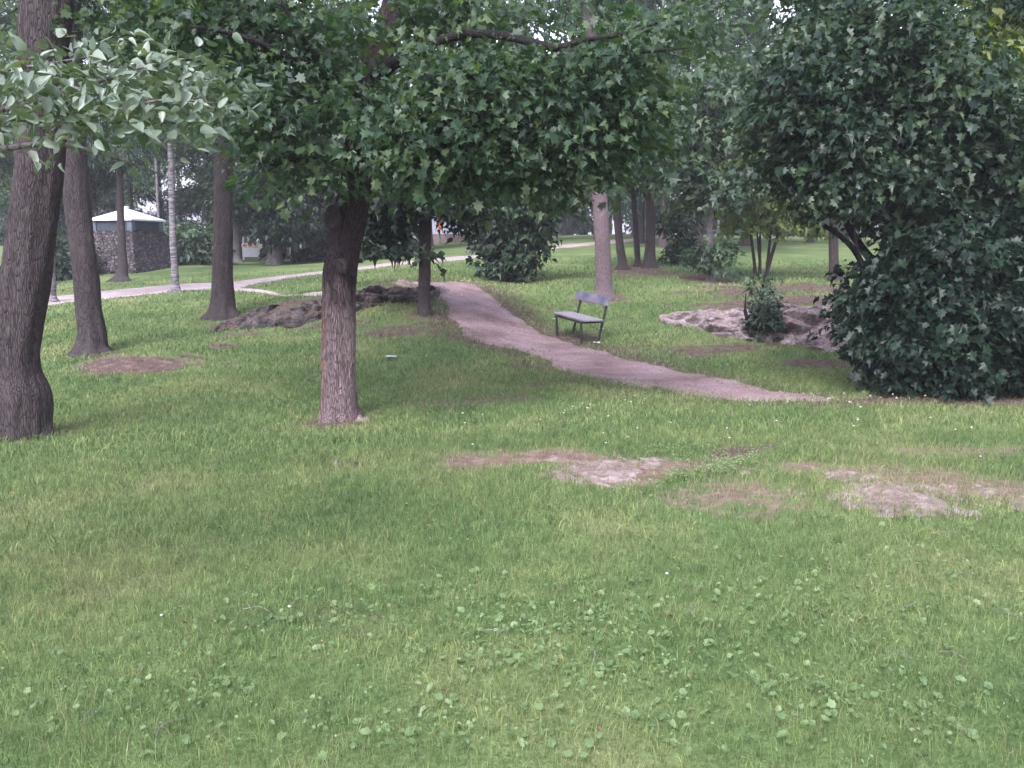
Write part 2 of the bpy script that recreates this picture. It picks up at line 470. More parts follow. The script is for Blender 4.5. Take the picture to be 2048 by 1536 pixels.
def rockmat(name, c0, c1, c2, moss=(.09, .09, .04), mf=.5, th=.62):
    m, nt, b = mat(name)
    v = mapped(nt, (1, 1, 1.6))
    a = noise(nt, v, 2.3, 8, .65); f = noise(nt, v, 14, 6, .7)
    mx = N(nt, 'ShaderNodeMath', _operation='ADD'); nt.links.new(a, mx.inputs[0]); nt.links.new(f, mx.inputs[1])
    hf = N(nt, 'ShaderNodeMath', _operation='MULTIPLY'); hf.inputs[1].default_value = .5; nt.links.new(mx.outputs[0], hf.inputs[0])
    rp = ramp(nt, [(.38, c0), (.5, c1), (.62, c2)]); nt.links.new(hf.outputs[0], rp.inputs[0])
    ms = noise(nt, mapped(nt, (1, 1, 1)), 3.1, 6, .7)
    geo = nt.nodes.new('ShaderNodeNewGeometry'); sx = nt.nodes.new('ShaderNodeSeparateXYZ'); nt.links.new(geo.outputs['Normal'], sx.inputs[0])
    ad = N(nt, 'ShaderNodeMath', _operation='MULTIPLY_ADD'); nt.links.new(sx.outputs[2], ad.inputs[0]); ad.inputs[1].default_value = .22; nt.links.new(ms, ad.inputs[2])
    mr = ramp(nt, [(th, (0, 0, 0)), (th + .1, (mf, mf, mf))]); nt.links.new(ad.outputs[0], mr.inputs[0])
    col = mixc(nt, mr.outputs[0], rp.outputs[0], moss)
    nt.links.new(col, b.inputs['Base Color']); b.inputs['Roughness'].default_value = .9; b.inputs['Specular IOR Level'].default_value = .2
    bump(nt, b, hf.outputs[0], 1.0, .05)
    return m
M['rock_pink'] = rockmat('pink_granite', (.085, .065, .07), (.25, .20, .20), (.44, .38, .39), (.20, .14, .10), .6, .68)
M['rock_dark'] = rockmat('dark_mossy_rock', (.018, .015, .016), (.065, .055, .056), (.18, .155, .16), (.085, .062, .042), .95)
M['rock_flat'] = rockmat('pale_flat_rock', (.12, .085, .07), (.225, .175, .16), (.38, .33, .335), (.19, .135, .095), .75, .74)

# grass colours shared by ground and blades: patches by world position
def grasspatch(nt, dirt_out):
    geo = nt.nodes.new('ShaderNodeNewGeometry')
    a = noise(nt, geo.outputs['Position'], .55, 5, .6); c = noise(nt, geo.outputs['Position'], 2.3, 4, .6)
    rp = ramp(nt, [(.30, (.068, .122, .044)), (.45, (.114, .175, .064)), (.56, (.165, .214, .086)), (.68, (.245, .258, .128))]); nt.links.new(a, rp.inputs[0])
    col = mixc(nt, .35, rp.outputs[0], mixc(nt, c, (.050, .108, .042), (.170, .215, .095)))
    return col, c, geo
def groundmat():
    m, nt, b = mat('ground_soil_and_turf')
    col, c, geo = grasspatch(nt, None)
    at_ = nt.nodes.new('ShaderNodeAttribute'); at_.attribute_name = 'dirt'
    f = noise(nt, geo.outputs['Position'], 9, 6, .7)
    dc = ramp(nt, [(.3, (.055, .038, .034)), (.52, (.115, .080, .070)), (.72, (.21, .155, .135))]); nt.links.new(f, dc.inputs[0])
    pl = nt.nodes.new('ShaderNodeAttribute'); pl.attribute_name = 'pale'
    dp = ramp(nt, [(.3, (.10, .066, .048)), (.5, (.175, .124, .098)), (.72, (.27, .212, .185))]); nt.links.new(f, dp.inputs[0])
    dcol = mixc(nt, pl.outputs['Fac'], dc.outputs[0], dp.outputs[0])
    fac = N(nt, 'ShaderNodeMath', _operation='MULTIPLY_ADD'); nt.links.new(noise(nt, geo.outputs['Position'], 4.5, 7, .7), fac.inputs[0]); fac.inputs[1].default_value = 1.9
    sub = N(nt, 'ShaderNodeMath', _operation='ADD'); nt.links.new(at_.outputs['Fac'], sub.inputs[0]); sub.inputs[1].default_value = -.95
    nt.links.new(sub.outputs[0], fac.inputs[2])
    fr = ramp(nt, [(.35, (0, 0, 0)), (.65, (1, 1, 1))]); nt.links.new(fac.outputs[0], fr.inputs[0])
    fine = noise(nt, geo.outputs['Position'], 38, 4, .7)
    fm = ramp(nt, [(.3, (.55, .55, .5)), (.7, (1.25, 1.25, 1.2))]); nt.links.new(fine, fm.inputs[0])
    g2 = mixc(nt, 1.0, col, fm.outputs[0], 'MULTIPLY')
    out = mixc(nt, fr.outputs[0], g2, dcol)
    nt.links.new(out, b.inputs['Base Color']); b.inputs['Roughness'].default_value = 1; b.inputs['Specular IOR Level'].default_value = .1
    bump(nt, b, fine, .7, .03)
    return m
M['ground'] = groundmat()
def blademat():
    m, nt, b = mat('grass_blades')
    col, c, geo = grasspatch(nt, None)
    at_ = nt.nodes.new('ShaderNodeAttribute'); at_.attribute_name = 'v'
    vr = ramp(nt, [(0, (.6, .66, .62)), (.5, (1.25, 1.23, 1.12)), (1, (2.2, 2.05, 1.9))]); nt.links.new(at_.outputs['Fac'], vr.inputs[0])
    fn = noise(nt, geo.outputs['Position'], 11, 4, .65); fr = ramp(nt, [(.34, (.55, .62, .55)), (.52, (1.0, 1.0, 1.0)), (.68, (1.7, 1.55, 1.45))]); nt.links.new(fn, fr.inputs[0])
    c2 = mixc(nt, 1.0, mixc(nt, 1.0, col, fr.outputs[0], 'MULTIPLY'), vr.outputs[0], 'MULTIPLY')
    dd = nt.nodes.new('ShaderNodeAttribute'); dd.attribute_name = 'dry'
    pq = nt.nodes.new('ShaderNodeAttribute'); pq.attribute_name = 'pale'
    c3 = mixc(nt, dd.outputs['Fac'], c2, mixc(nt, pq.outputs['Fac'], (.15, .105, .075), (.31, .235, .165)))
    nt.links.new(c3, b.inputs['Base Color']); b.inputs['Roughness'].default_value = .55; b.inputs['Specular IOR Level'].default_value = .3
    tr = nt.nodes.new('ShaderNodeBsdfTranslucent'); nt.links.new(c3, tr.inputs[0])
    mx = nt.nodes.new('ShaderNodeMixShader'); mx.inputs[0].default_value = .3
    nt.links.new(b.outputs[0], mx.inputs[1]); nt.links.new(tr.outputs[0], mx.inputs[2]); nt.links.new(mx.outputs[0], nt.nodes['Material Output'].inputs[0])
    return m
M['blade'] = blademat()
def pathmat(name, c0, c1, c2):
    m, nt, b = mat(name)
    geo = nt.nodes.new('ShaderNodeNewGeometry')
    a = noise(nt, geo.outputs['Position'], 1.1, 6, .65); f = noise(nt, geo.outputs['Position'], 30, 5, .75)
    rp = ramp(nt, [(.33, c0), (.5, c1), (.68, c2)]); nt.links.new(a, rp.inputs[0])
    fm = ramp(nt, [(.32, (.5, .48, .48)), (.66, (1.4, 1.4, 1.43))]); nt.links.new(f, fm.inputs[0])
    nt.links.new(mixc(nt, 1.0, rp.outputs[0], fm.outputs[0], 'MULTIPLY'), b.inputs['Base Color'])
    b.inputs['Roughness'].default_value = 1; b.inputs['Specular IOR Level'].default_value = .1
    bump(nt, b, f, .8, .02); return m
M['path'] = pathmat('trodden_dirt', (.17, .118, .112), (.27, .195, .192), (.34, .265, .27))
M['gravel'] = pathmat('pale_gravel', (.26, .205, .205), (.35, .285, .285), (.43, .37, .37))
def plain(name, c, rough=.7, nscale=6, amt=.25, metal=0, bmp=.2, stretch=(1, 1, 1)):
    m, nt, b = mat(name)
    a = noise(nt, mapped(nt, stretch), nscale, 5, .65)
    rp = ramp(nt, [(.3, tuple(x * (1 - amt) for x in c)), (.7, tuple(min(1, x * (1 + amt)) for x in c))]); nt.links.new(a, rp.inputs[0])
    nt.links.new(rp.outputs[0], b.inputs['Base Color']); b.inputs['Roughness'].default_value = rough; b.inputs['Metallic'].default_value = metal
    bump(nt, b, a, bmp, .01); return m
M['iron'] = plain('black_green_iron', (.022, .024, .022), .5, 20, .4)
M['wood'] = plain('weathered_bench_wood', (.23, .21, .235), .75, 5, .3, stretch=(1, 12, 12))
def backmat():
    m, nt, b = mat('paint_worn_backrest')
    a = noise(nt, mapped(nt, (1, 1, 1)), 3.2, 5, .7); g = noise(nt, mapped(nt, (2, 14, 14)), 6, 4, .6)
    rp = ramp(nt, [(.36, (.06, .068, .12)), (.47, (.115, .12, .18)), (.56, (.18, .15, .19)), (.66, (.25, .225, .26))]); nt.links.new(a, rp.inputs[0])
    gm = ramp(nt, [(.3, (.7, .7, .7)), (.7, (1.2, 1.2, 1.2))]); nt.links.new(g, gm.inputs[0])
    nt.links.new(mixc(nt, 1.0, rp.outputs[0], gm.outputs[0], 'MULTIPLY'), b.inputs['Base Color']); b.inputs['Roughness'].default_value = .7
    return m
M['backrest'] = backmat()
M['white'] = plain('white_paper', (.45, .45, .46), .6, 10, .1)
M['roof'] = plain('white_sheet_metal', (.66, .66, .72), .45, 3, .12)
M['band'] = plain('blue_grey_boards', (.028, .038, .052), .7, 4, .3)
M['band_l'] = plain('pale_blue_grey_boards', (.08, .105, .135), .7, 4, .3)
def stonewall():
    m, nt, b = mat('rubble_stone')
    v = mapped(nt, (1, 1, 1.35))
    vo = N(nt, 'ShaderNodeTexVoronoi', Scale=6.5); nt.links.new(v, vo.inputs[0])
    ve = N(nt, 'ShaderNodeTexVoronoi', Scale=6.5, _feature='DISTANCE_TO_EDGE'); nt.links.new(v, ve.inputs[0])
    sh = N(nt, 'ShaderNodeSeparateColor'); nt.links.new(vo.outputs['Color'], sh.inputs[0])
    rp = ramp(nt, [(0, (.035, .029, .031)), (.5, (.070, .057, .061)), (1, (.125, .102, .110))]); nt.links.new(sh.outputs[0], rp.inputs[0])
    er = ramp(nt, [(.02, (.2, .2, .2)), (.12, (1, 1, 1))]); nt.links.new(ve.outputs[0], er.inputs[0])
    nt.links.new(mixc(nt, 1.0, rp.outputs[0], er.outputs[0], 'MULTIPLY'), b.inputs['Base Color']); b.inputs['Roughness'].default_value = .95
    bump(nt, b, er.outputs[0], 1.0, .12); return m
M['stone'] = stonewall()
M['bluewall'] = plain('pale_blue_render', (.46, .49, .62), .8, 2, .08)
M['plinth'] = plain('brown_stone_plinth', (.22, .16, .16), .9, 5, .25)
M['orange'] = plain('orange_sign_face', (.85, .26, .03), .5, 5, .1)
M['redstripe'] = plain('red_sign_stripe', (.55, .05, .03), .5, 5, .1)
M['whiteboard'] = plain('white_board', (.62, .62, .68), .6, 5, .1)
M['glass_dark'] = plain('dark_window_pane', (.03, .035, .045), .15, 4, .2)
M['petal'] = plain('white_clover', (.42, .43, .38), .8, 30, .15)
M['clover'] = leafmat('ground_leaves', (.075, .145, .055), (.125, .20, .08), (.21, .28, .13), trans=.25, spec=.4)
M['hollow'] = plain('dark_knot_hollow', (.012, .010, .010), .95, 12, .4)
M['dry_tuft'] = plain('brown_litter', (.17, .115, .095), .95, 40, .4)

# ------------------------------------------------------------------ ground, dirt patches
# (px, py, half width px, half depth in metres or px height, strength)
def ell(px, py, hw, hh, s=1.0):
    c = at(px, py); a = at(px, py - hh); b_ = at(px, py + hh)
    D = c[1]
    return (c[0], c[1], max(PX(hw, D), .1), max((a[1] - b_[1]) / 2, .15), s)
DIRT = [ell(285,726,125,20,1.15), ell(445,690,45,7,.8), ell(210,712,60,8,.6), ell(1100,915,170,20,1.0), ell(1220,945,120,30,1.0), ell(920,912,120,6,.68),
        ell(1760,945,170,22,.58), ell(1960,975,190,26,.66), ell(1480,985,170,35,.62), ell(1480,905,90,14,.7),
        ell(1205,596,70,12,.75), ell(1290,545,110,9,.7), ell(1420,560,70,10,.95), ell(1540,577,170,10,.75), ell(1660,575,120,12,.9),
        ell(1560,600,190,12,.9), ell(1700,597,140,14,.95), ell(1450,632,130,10,.7), ell(1400,700,120,12,.7), ell(1640,730,110,12,.75),
        ell(1500,690,140,6,.7), ell(1155,680,60,9,.9), ell(850,630,50,9,.7), ell(790,660,110,14,.65), ell(640,652,120,8,.7), ell(500,668,80,6,.7),
        ell(850,575,130,8,.9), ell(700,590,90,7,.8), ell(580,605,90,7,.8), ell(680,845,75,14,.9), ell(40,870,90,16,.7), ell(1900,795,190,14,1.1),
        ell(1060,690,100,10,.4), ell(980,800,120,12,.55), ell(860,810,90,9,.5), ell(1020,563,75,6,.9), ell(445,636,50,8,.6), ell(1270,540,60,6,.9),
        ell(420,1090,60,10,.35), ell(1300,730,200,8,.3), ell(1200,660,120,7,.45), ell(1080,770,80,10,.5), ell(1350,1010,90,14,.3), ell(240,1180,140,20,.3), ell(700,1240,200,20,.35), ell(1610,935,130,16,.66), ell(1380,930,110,16,.72), ell(1850,905,170,10,.55)]
PALE = [DIRT[-1], DIRT[-2], DIRT[-3], DIRT[3], DIRT[4], DIRT[5], DIRT[6], DIRT[7], DIRT[8]]
def palemask(x, y):
    d = np.zeros_like(x)
    for (a, b, rx, ry, s) in PALE: d = np.maximum(d, np.clip(2.2 - ((x - a) / rx) ** 2 - ((y - b) / ry) ** 2, 0, 1))
    return d
def dirt(x, y):
    x = np.asarray(x, float); y = np.asarray(y, float)
    d = np.zeros_like(x)
    wob = .6 * np.sin(3.1 * x + 2 * np.sin(2.3 * y)) + .5 * np.sin(5.3 * y + 1.2 * x) + .5 * np.sin(8.3 * x + 3 * np.sin(4.7 * y))
    for (a, b, rx, ry, s) in DIRT:
        q = ((x - a) / rx) ** 2 + ((y - b) / ry) ** 2
        d = np.maximum(d, s * np.clip(1.25 - q * (1 + wob * .6), 0, 1))
    return d

# path outlines
PA_L = [(845,566),(868,578),(885,600),(905,638),(950,680),(1060,706),(1125,740),(1250,768),(1400,792),(1480,800),(1590,803),(1660,803)]
PA_R = [(935,566),(965,580),(990,600),(1040,640),(1085,668),(1185,700),(1285,727),(1400,751),(1490,770),(1560,786),(1620,794),(1670,799)]
PB_T = [(-300,655),(-60,622),(0,612),(130,590),(300,573),(440,563),(540,554),(620,545),(700,537),(800,524),(950,511),(1100,492),(1200,483),(1270,476),(1320,471)]
PB_B = [(-300,690),(-60,642),(0,632),(130,607),(300,590),(440,580),(540,564),(620,550.5),(700,543),(800,530),(950,518),(1100,498),(1200,489),(1270,482),(1320,476)]
PC_T = [(430,573),(520,579),(640,584),(720,585)]
PC_B = [(430,580),(520,586),(640,592),(720,591)]
def edge(pts, n_):
    w_ = np.array([at(a, b)[:2] for a, b in pts])
    c = spline(np.c_[w_, np.zeros(len(w_))], n_)[:, :2]
    return c
def strip(name, L, Rr, n_, m, nc=14, wob=.08):
    a = edge(L, n_); b = edge(Rr, n_)
    s = np.arange(n_)
    w_ = np.linalg.norm(a - b, axis=1)
    jit = lambda k: (np.sin(s * .9 + k) * .5 + np.sin(s * .37 + 2 * k) * .6 + rng.normal(size=n_) * .3) * wob
    a2 = a + (a - b) / (w_[:, None] + 1e-6) * jit(1.)[:, None]; b2 = b + (b - a) / (w_[:, None] + 1e-6) * jit(2.7)[:, None]
    t = np.linspace(-.06, 1.06, nc)[None, :, None]
    xy = a2[:, None] * (1 - t) + b2[:, None] * t
    z = H(xy[..., 0], xy[..., 1])
    prof = np.where((t[0, :, 0] < 0) | (t[0, :, 0] > 1), -.05, .022)
    V = np.concatenate([xy, (z + prof[None])[..., None]], -1).reshape(-1, 3)
    Q = gridquads(n_, nc)
    o = mk(name, V, Q[:, ::-1].copy(), m, smooth=True, kind='structure')
    return o, a2, b2
pa, pa1, pa2 = strip('dirt_path', PA_L, PA_R, 130, M['path'])
pb, pb1, pb2 = strip('gravel_path', PB_T, PB_B, 160, M['gravel'], 8, .1)
pc, pc1, pc2 = strip('side_path', PC_T, PC_B, 40, M['gravel'], 6, .05)

def inpath(x, y, a, b, grow=0):
    """mask of points inside the strip polygon"""
    poly = np.concatenate([a, b[::-1]]); x0, y0 = poly.min(0) - .3; x1, y1 = poly.max(0) + .3
    idx = np.where((x > x0) & (x < x1) & (y > y0) & (y < y1))[0]
    res = np.zeros(len(x), bool)
    if len(idx) == 0: return res
    X, Y = x[idx], y[idx]; ins = np.zeros(len(idx), bool)
    p1 = poly; p2 = np.roll(poly, -1, 0)
    for (ax_, ay_), (bx_, by_) in zip(p1, p2):
        c = ((ay_ > Y) != (by_ > Y))
        if c.any():
            ins ^= c & (X < (bx_ - ax_) * (Y - ay_) / ((by_ - ay_) + 1e-12) + ax_)
    res[idx] = ins
    return res

def axis(lo, hi, n_, f, c=0.0):
    u = np.linspace(np.arcsinh((lo - c) / f), np.arcsinh((hi - c) / f), n_)
    return c + f * np.sinh(u)
gx = axis(-700, 700, 460, 9.0)
gy = axis(-300, 1200, 520, 9.0, 8.0)
X, Y = np.meshgrid(gx, gy, indexing='ij')
Zg = H(X, Y)
V = np.stack([X, Y, Zg], -1).reshape(-1, 3)
dd = dirt(V[:, 0], V[:, 1])
for a, b in ((pa1, pa2), (pb1, pb2)):
    c = (a + b) / 2; hw = np.linalg.norm(a - b, axis=1) / 2
    if a is pb1: continue
    for i in range(0, len(c), 3):
        q = np.hypot(V[:, 0] - c[i, 0], V[:, 1] - c[i, 1]) / (hw[i] + .2)
        dd = np.maximum(dd, np.clip(1.9 - q * 1.2, 0, .8))
ground = mk('ground', V, gridquads(len(gx), len(gy)), M['ground'], smooth=True, attr={'dirt': dd, 'pale': palemask(V[:, 0], V[:, 1])}, kind='structure')

# ------------------------------------------------------------------ rocks
def scarp(name, label, base, top, m, nu=150, nv=60, amp=.16, seed=0, over=.12, lip=1.3):
    """rock face between a base line and a top line given as (px,py,D)"""
    B = spline(np.array([P(*p) for p in base]), nu); Tp = spline(np.array([P(*p) for p in top]), nu)
    B[:, 2] = H(B[:, 0], B[:, 1]); Tz = np.maximum(Tp[:, 2], H(Tp[:, 0], Tp[:, 1])); Tp[:, 2] = Tz
    V = np.empty((nu, nv, 3))
    for i in range(nu):
        out = B[i] - Tp[i]; out[2] = 0; L = np.linalg.norm(out) + 1e-6; out /= L
        taper = min(1, i / 8, (nu - 1 - i) / 8)
        for j in range(nv):
            t = j / (nv - 1)
            if t < .08: p = B[i].copy(); p[2] -= .35 * (1 - t / .08)
            elif t < .68:
                q = (t - .08) / .6; u = q ** 1.3
                p = B[i] + (Tp[i] - B[i]) * np.array([u, u, 0]); p[2] = B[i][2] + (Tp[i][2] - B[i][2]) * (1 - (1 - q) ** 1.25)
            else:
                q = (t - .68) / .32; p = Tp[i] - out * q * lip
                hz = float(H(p[0], p[1])) - .12; p[2] = Tp[i][2] * (1 - q ** 1.5) + min(hz, Tp[i][2]) * q ** 1.5
            q3 = Vector((p[0] * 1.3 + seed, p[1] * 1.3, p[2] * 2.4))
            blk = mn.voronoi(Vector((p[0] * 1.6 + .5 * p[2], p[1] * 1.6, p[2] * 3.0 + seed)))[0]
            e = min(1, (blk[1] - blk[0]) * 2.5)
            nz = (mn.fractal(q3, 1.0, 2.0, 6) * .9 + (e - .6) * .8 + mn.noise(q3 * 5) * .3) * amp * 1.35 * (.25 + .75 * taper)
            f = 1 if t < .72 else max(.12, 1 - (t - .72) / .2)
            V[i, j] = p + out * nz * f + np.array([0, 0, nz * .35 * f])
    V[0, :, 2] -= .08; V[-1, :, 2] -= .08
    V = V.reshape(-1, 3)
    o = mk(name, V, gridquads(nu, nv)[:, ::-1].copy(), m, loc=V.mean(0), smooth=False)
    return tag(o, label, 'rock')
scarp('rock_outcrop', 'dark mossy rock ledge on the slope, left of the big maple trunk',
      [(418,664,17.4),(470,660,17.2),(540,656,17.0),(600,650,16.9),(636,640,17.2),(662,630,17.6)],
      [(418,655,17.7),(470,636,17.7),(540,612,17.5),(600,603,17.4),(636,600,17.7),(662,597,18.1)], M['rock_dark'], seed=3, amp=.13)
scarp('rock_outcrop', 'dark rock ledge with a deep shadowed hollow, between the big maple and the slim maple',
      [(664,632,17.6),(720,620,17.8),(780,612,18.1),(830,602,18.6),(880,590,19.2)],
      [(664,592,18.0),(720,579,18.2),(780,572,18.5),(830,569,19.0),(880,572,19.6)], M['rock_dark'], seed=9, amp=.22, over=.2)
scarp('rock_outcrop', 'low broken pink granite ledge, left of the small dark bush on it',
      [(1318,640,17.6),(1370,656,16.9),(1430,668,16.3),(1490,680,15.9),(1545,686,15.7)],
      [(1318,630,17.8),(1370,624,17.3),(1430,619,16.9),(1490,617,16.6),(1545,616,16.4)], M['rock_pink'], seed=21, amp=.14)
scarp('rock_outcrop', 'pink and grey granite rock face, between the small dark bush and the big leafy bush',
      [(1540,686,15.7),(1600,692,15.4),(1660,700,15.1),(1730,709,14.8),(1800,716,14.5)],
      [(1540,616,16.4),(1600,609,16.3),(1660,608,16.1),(1730,612,15.9),(1800,620,15.6)], M['rock_pink'], seed=33, amp=.18)

def patchrock(name, label, px, py, hw, hh, m, amp=.05, seed=0, ang=0, bias=0., cat='rock'):
    c = at(px, py); rx = PX(hw, c[1]); ry = max((at(px, py - hh)[1] - at(px, py + hh)[1]) / 2, .08)
    nu, nv = 70, 46
    u = np.linspace(-1.05, 1.05, nu); v_ = np.linspace(-1.05, 1.05, nv)
    UU, VV = np.meshgrid(u, v_, indexing='ij')
    x = c[0] + (UU * rx) * math.cos(ang) - VV * ry * math.sin(ang); y = c[1] + UU * rx * math.sin(ang) + VV * ry * math.cos(ang)
    z = H(x, y); r = np.hypot(UU, VV)
    d = np.empty_like(z)
    for i in range(nu):
        for j in range(nv):
            q = Vector((x[i, j] * 2.6 + seed, y[i, j] * 2.0 + x[i, j] * .8, seed * .3))
            d[i, j] = mn.fractal(q, .8, 2.1, 6) * .8 + .5 * mn.noise(q * 5)
    z = z + amp * (d * 1.5 + bias - .12) - amp * 2.0 * np.clip(r - .45, 0, 1)
    V = np.stack([x, y, z], -1).reshape(-1, 3)
    o = mk(name, V, gridquads(nu, nv), m, loc=c, smooth=True)
    return tag(o, label, cat)
patchrock('flat_rock', 'flat pinkish bedrock streaked with pale cracks, showing through the lawn in the middle foreground', 1190, 942, 190, 40, M['rock_flat'], .026, 2, .2, .6)
patchrock('flat_rock', 'small sliver of pale bedrock on the brown patch, left of the larger flat bedrock', 1095, 917, 52, 12, M['rock_flat'], .03, 5, .2, .1)
patchrock('flat_rock', 'whitish sliver of bedrock in dry grass, below the big leafy bush', 1705, 955, 90, 14, M['rock_flat'], .03, 11, -.1, .6)
patchrock('flat_rock', 'long rough grey bedrock strip running out of the right edge of the lawn', 1860, 998, 250, 34, M['rock_flat'], .030, 17, -.10, .95)
patchrock('flat_rock', 'small pale stone at the foot of the mossy patch, right of the pinkish bedrock', 1492, 945, 14, 4, M['rock_flat'], .03, 23, 0, .6)
patchrock('flat_rock', 'bare smooth rock dome on the crest where the dirt path begins', 850, 575, 75, 9, M['rock_flat'], .10, 31, 0, .5)
patchrock('flat_stone', 'flat grey stone among the roots at the foot of the big maple', 728, 838, 20, 5, M['rock_flat'], .05, 41, 0, .6, 'stone')
for k, (a, b, s, lb) in enumerate([(672,929,10,'small pale stone lying in the grass in front of the big maple'), (712,932,8,'small brown stone in the grass, the right one of two stones before the big maple')]):
    patchrock('small_stone', lb, a, b, s, 4, M['rock_flat'] if k == 0 else M['rock_dark'], .06, 50 + k, 0, .5, 'stone')

# ------------------------------------------------------------------ grass
def grass():
    rings = [(1.6, 3.2, 5200, .0022, .055), (3.2, 5, 4200, .0028, .06), (5, 8, 2600, .0042, .065), (8, 13, 1150, .0075, .07), (13, 21, 420, .013, .07), (21, 36, 110, .024, .075)]
    XX, YY, WW, LL = [], [], [], []
    for (a, b, rho, wd, ln) in rings:
        hwf = .72; area = hwf * (b * b - a * a) + 2 * 1.8 * (b - a)
        n_ = int(rho * area)
        y = np.sqrt(rng.random(n_) * (b * b - a * a) + a * a); x = (rng.random(n_) * 2 - 1) * (y * hwf + 1.8)
        XX.append(x); YY.append(y); WW.append(np.full(n_, wd)); LL.append(np.full(n_, ln))
    x = np.concatenate(XX); y = np.concatenate(YY); wd = np.concatenate(WW); ln = np.concatenate(LL)
    d = dirt(x, y)
    keep0 = (y < 21) | (rng.random(len(x)) > ((y - 21) / 15.0))
    keep = keep0 & (rng.random(len(x)) > np.clip(d * 1.0 - .14, 0, .80))
    for a, b in ((pa1, pa2), (pb1, pb2), (pc1, pc2)): keep &= ~inpath(x + rng.normal(size=len(x)) * (.10 if a is pa1 else .05), y + rng.normal(size=len(x)) * (.16 if a is pa1 else .05), a, b)
    x, y, wd, ln, d = x[keep], y[keep], wd[keep], ln[keep], d[keep]
    n_ = len(x); print('blades', n_)
    clump = .5 + .3 * np.sin(2.7 * x + 2 * np.sin(1.9 * y)) * np.sin(3.1 * y + 1.1 * np.sin(2.2 * x)) + .35 * np.sin(11 * x + 3 * np.sin(7 * y)) * np.sin(13 * y + 2 * np.sin(9 * x))
    ln = ln * (.55 + .5 * rng.random(n_) + .45 * clump) * (1 - .45 * np.clip(d, 0, 1))
    z = H(x, y) - .004
    a = rng.random(n_) * 2 * math.pi; ex = np.stack([np.cos(a), np.sin(a), 0 * a], -1) * wd[:, None] / 2
    b = rng.random(n_) * 2 * math.pi; ben = (.25 + .75 * rng.random(n_)) * ln
    bd = np.stack([np.cos(b), np.sin(b), 0 * b], -1) * ben[:, None]
    p = np.stack([x, y, z], -1); up = np.array([0, 0, 1.])
    V = np.empty((n_, 5, 3))
    V[:, 0] = p - ex; V[:, 1] = p + ex
    mid = p + bd * .32 + up * (ln * .62)[:, None]
    V[:, 2] = mid - ex * .8; V[:, 3] = mid + ex * .8
    V[:, 4] = p + bd + up * (ln * .92)[:, None]
    T = np.array([(0, 1, 3), (0, 3, 2), (2, 3, 4)])[None] + (np.arange(n_) * 5)[:, None, None]
    v = np.clip(.42 + .2 * rng.normal(size=n_), 0, 1); dr = np.clip((rng.random(n_) < (.035 + .75 * np.clip(d, 0, 1))) * (.5 + .5 * rng.random(n_)), 0, 1)
    o = mk('grass', V.reshape(-1, 3), T.reshape(-1, 3), M['blade'], attr={'v': np.repeat(v, 5), 'dry': np.repeat(dr, 5), 'pale': np.repeat(np.maximum(palemask(x, y), (d < .15) * 1.0), 5)}, kind='stuff')
    tag(o, 'short green lawn grass with dry straw in it covering the slope', 'grass')
grass()
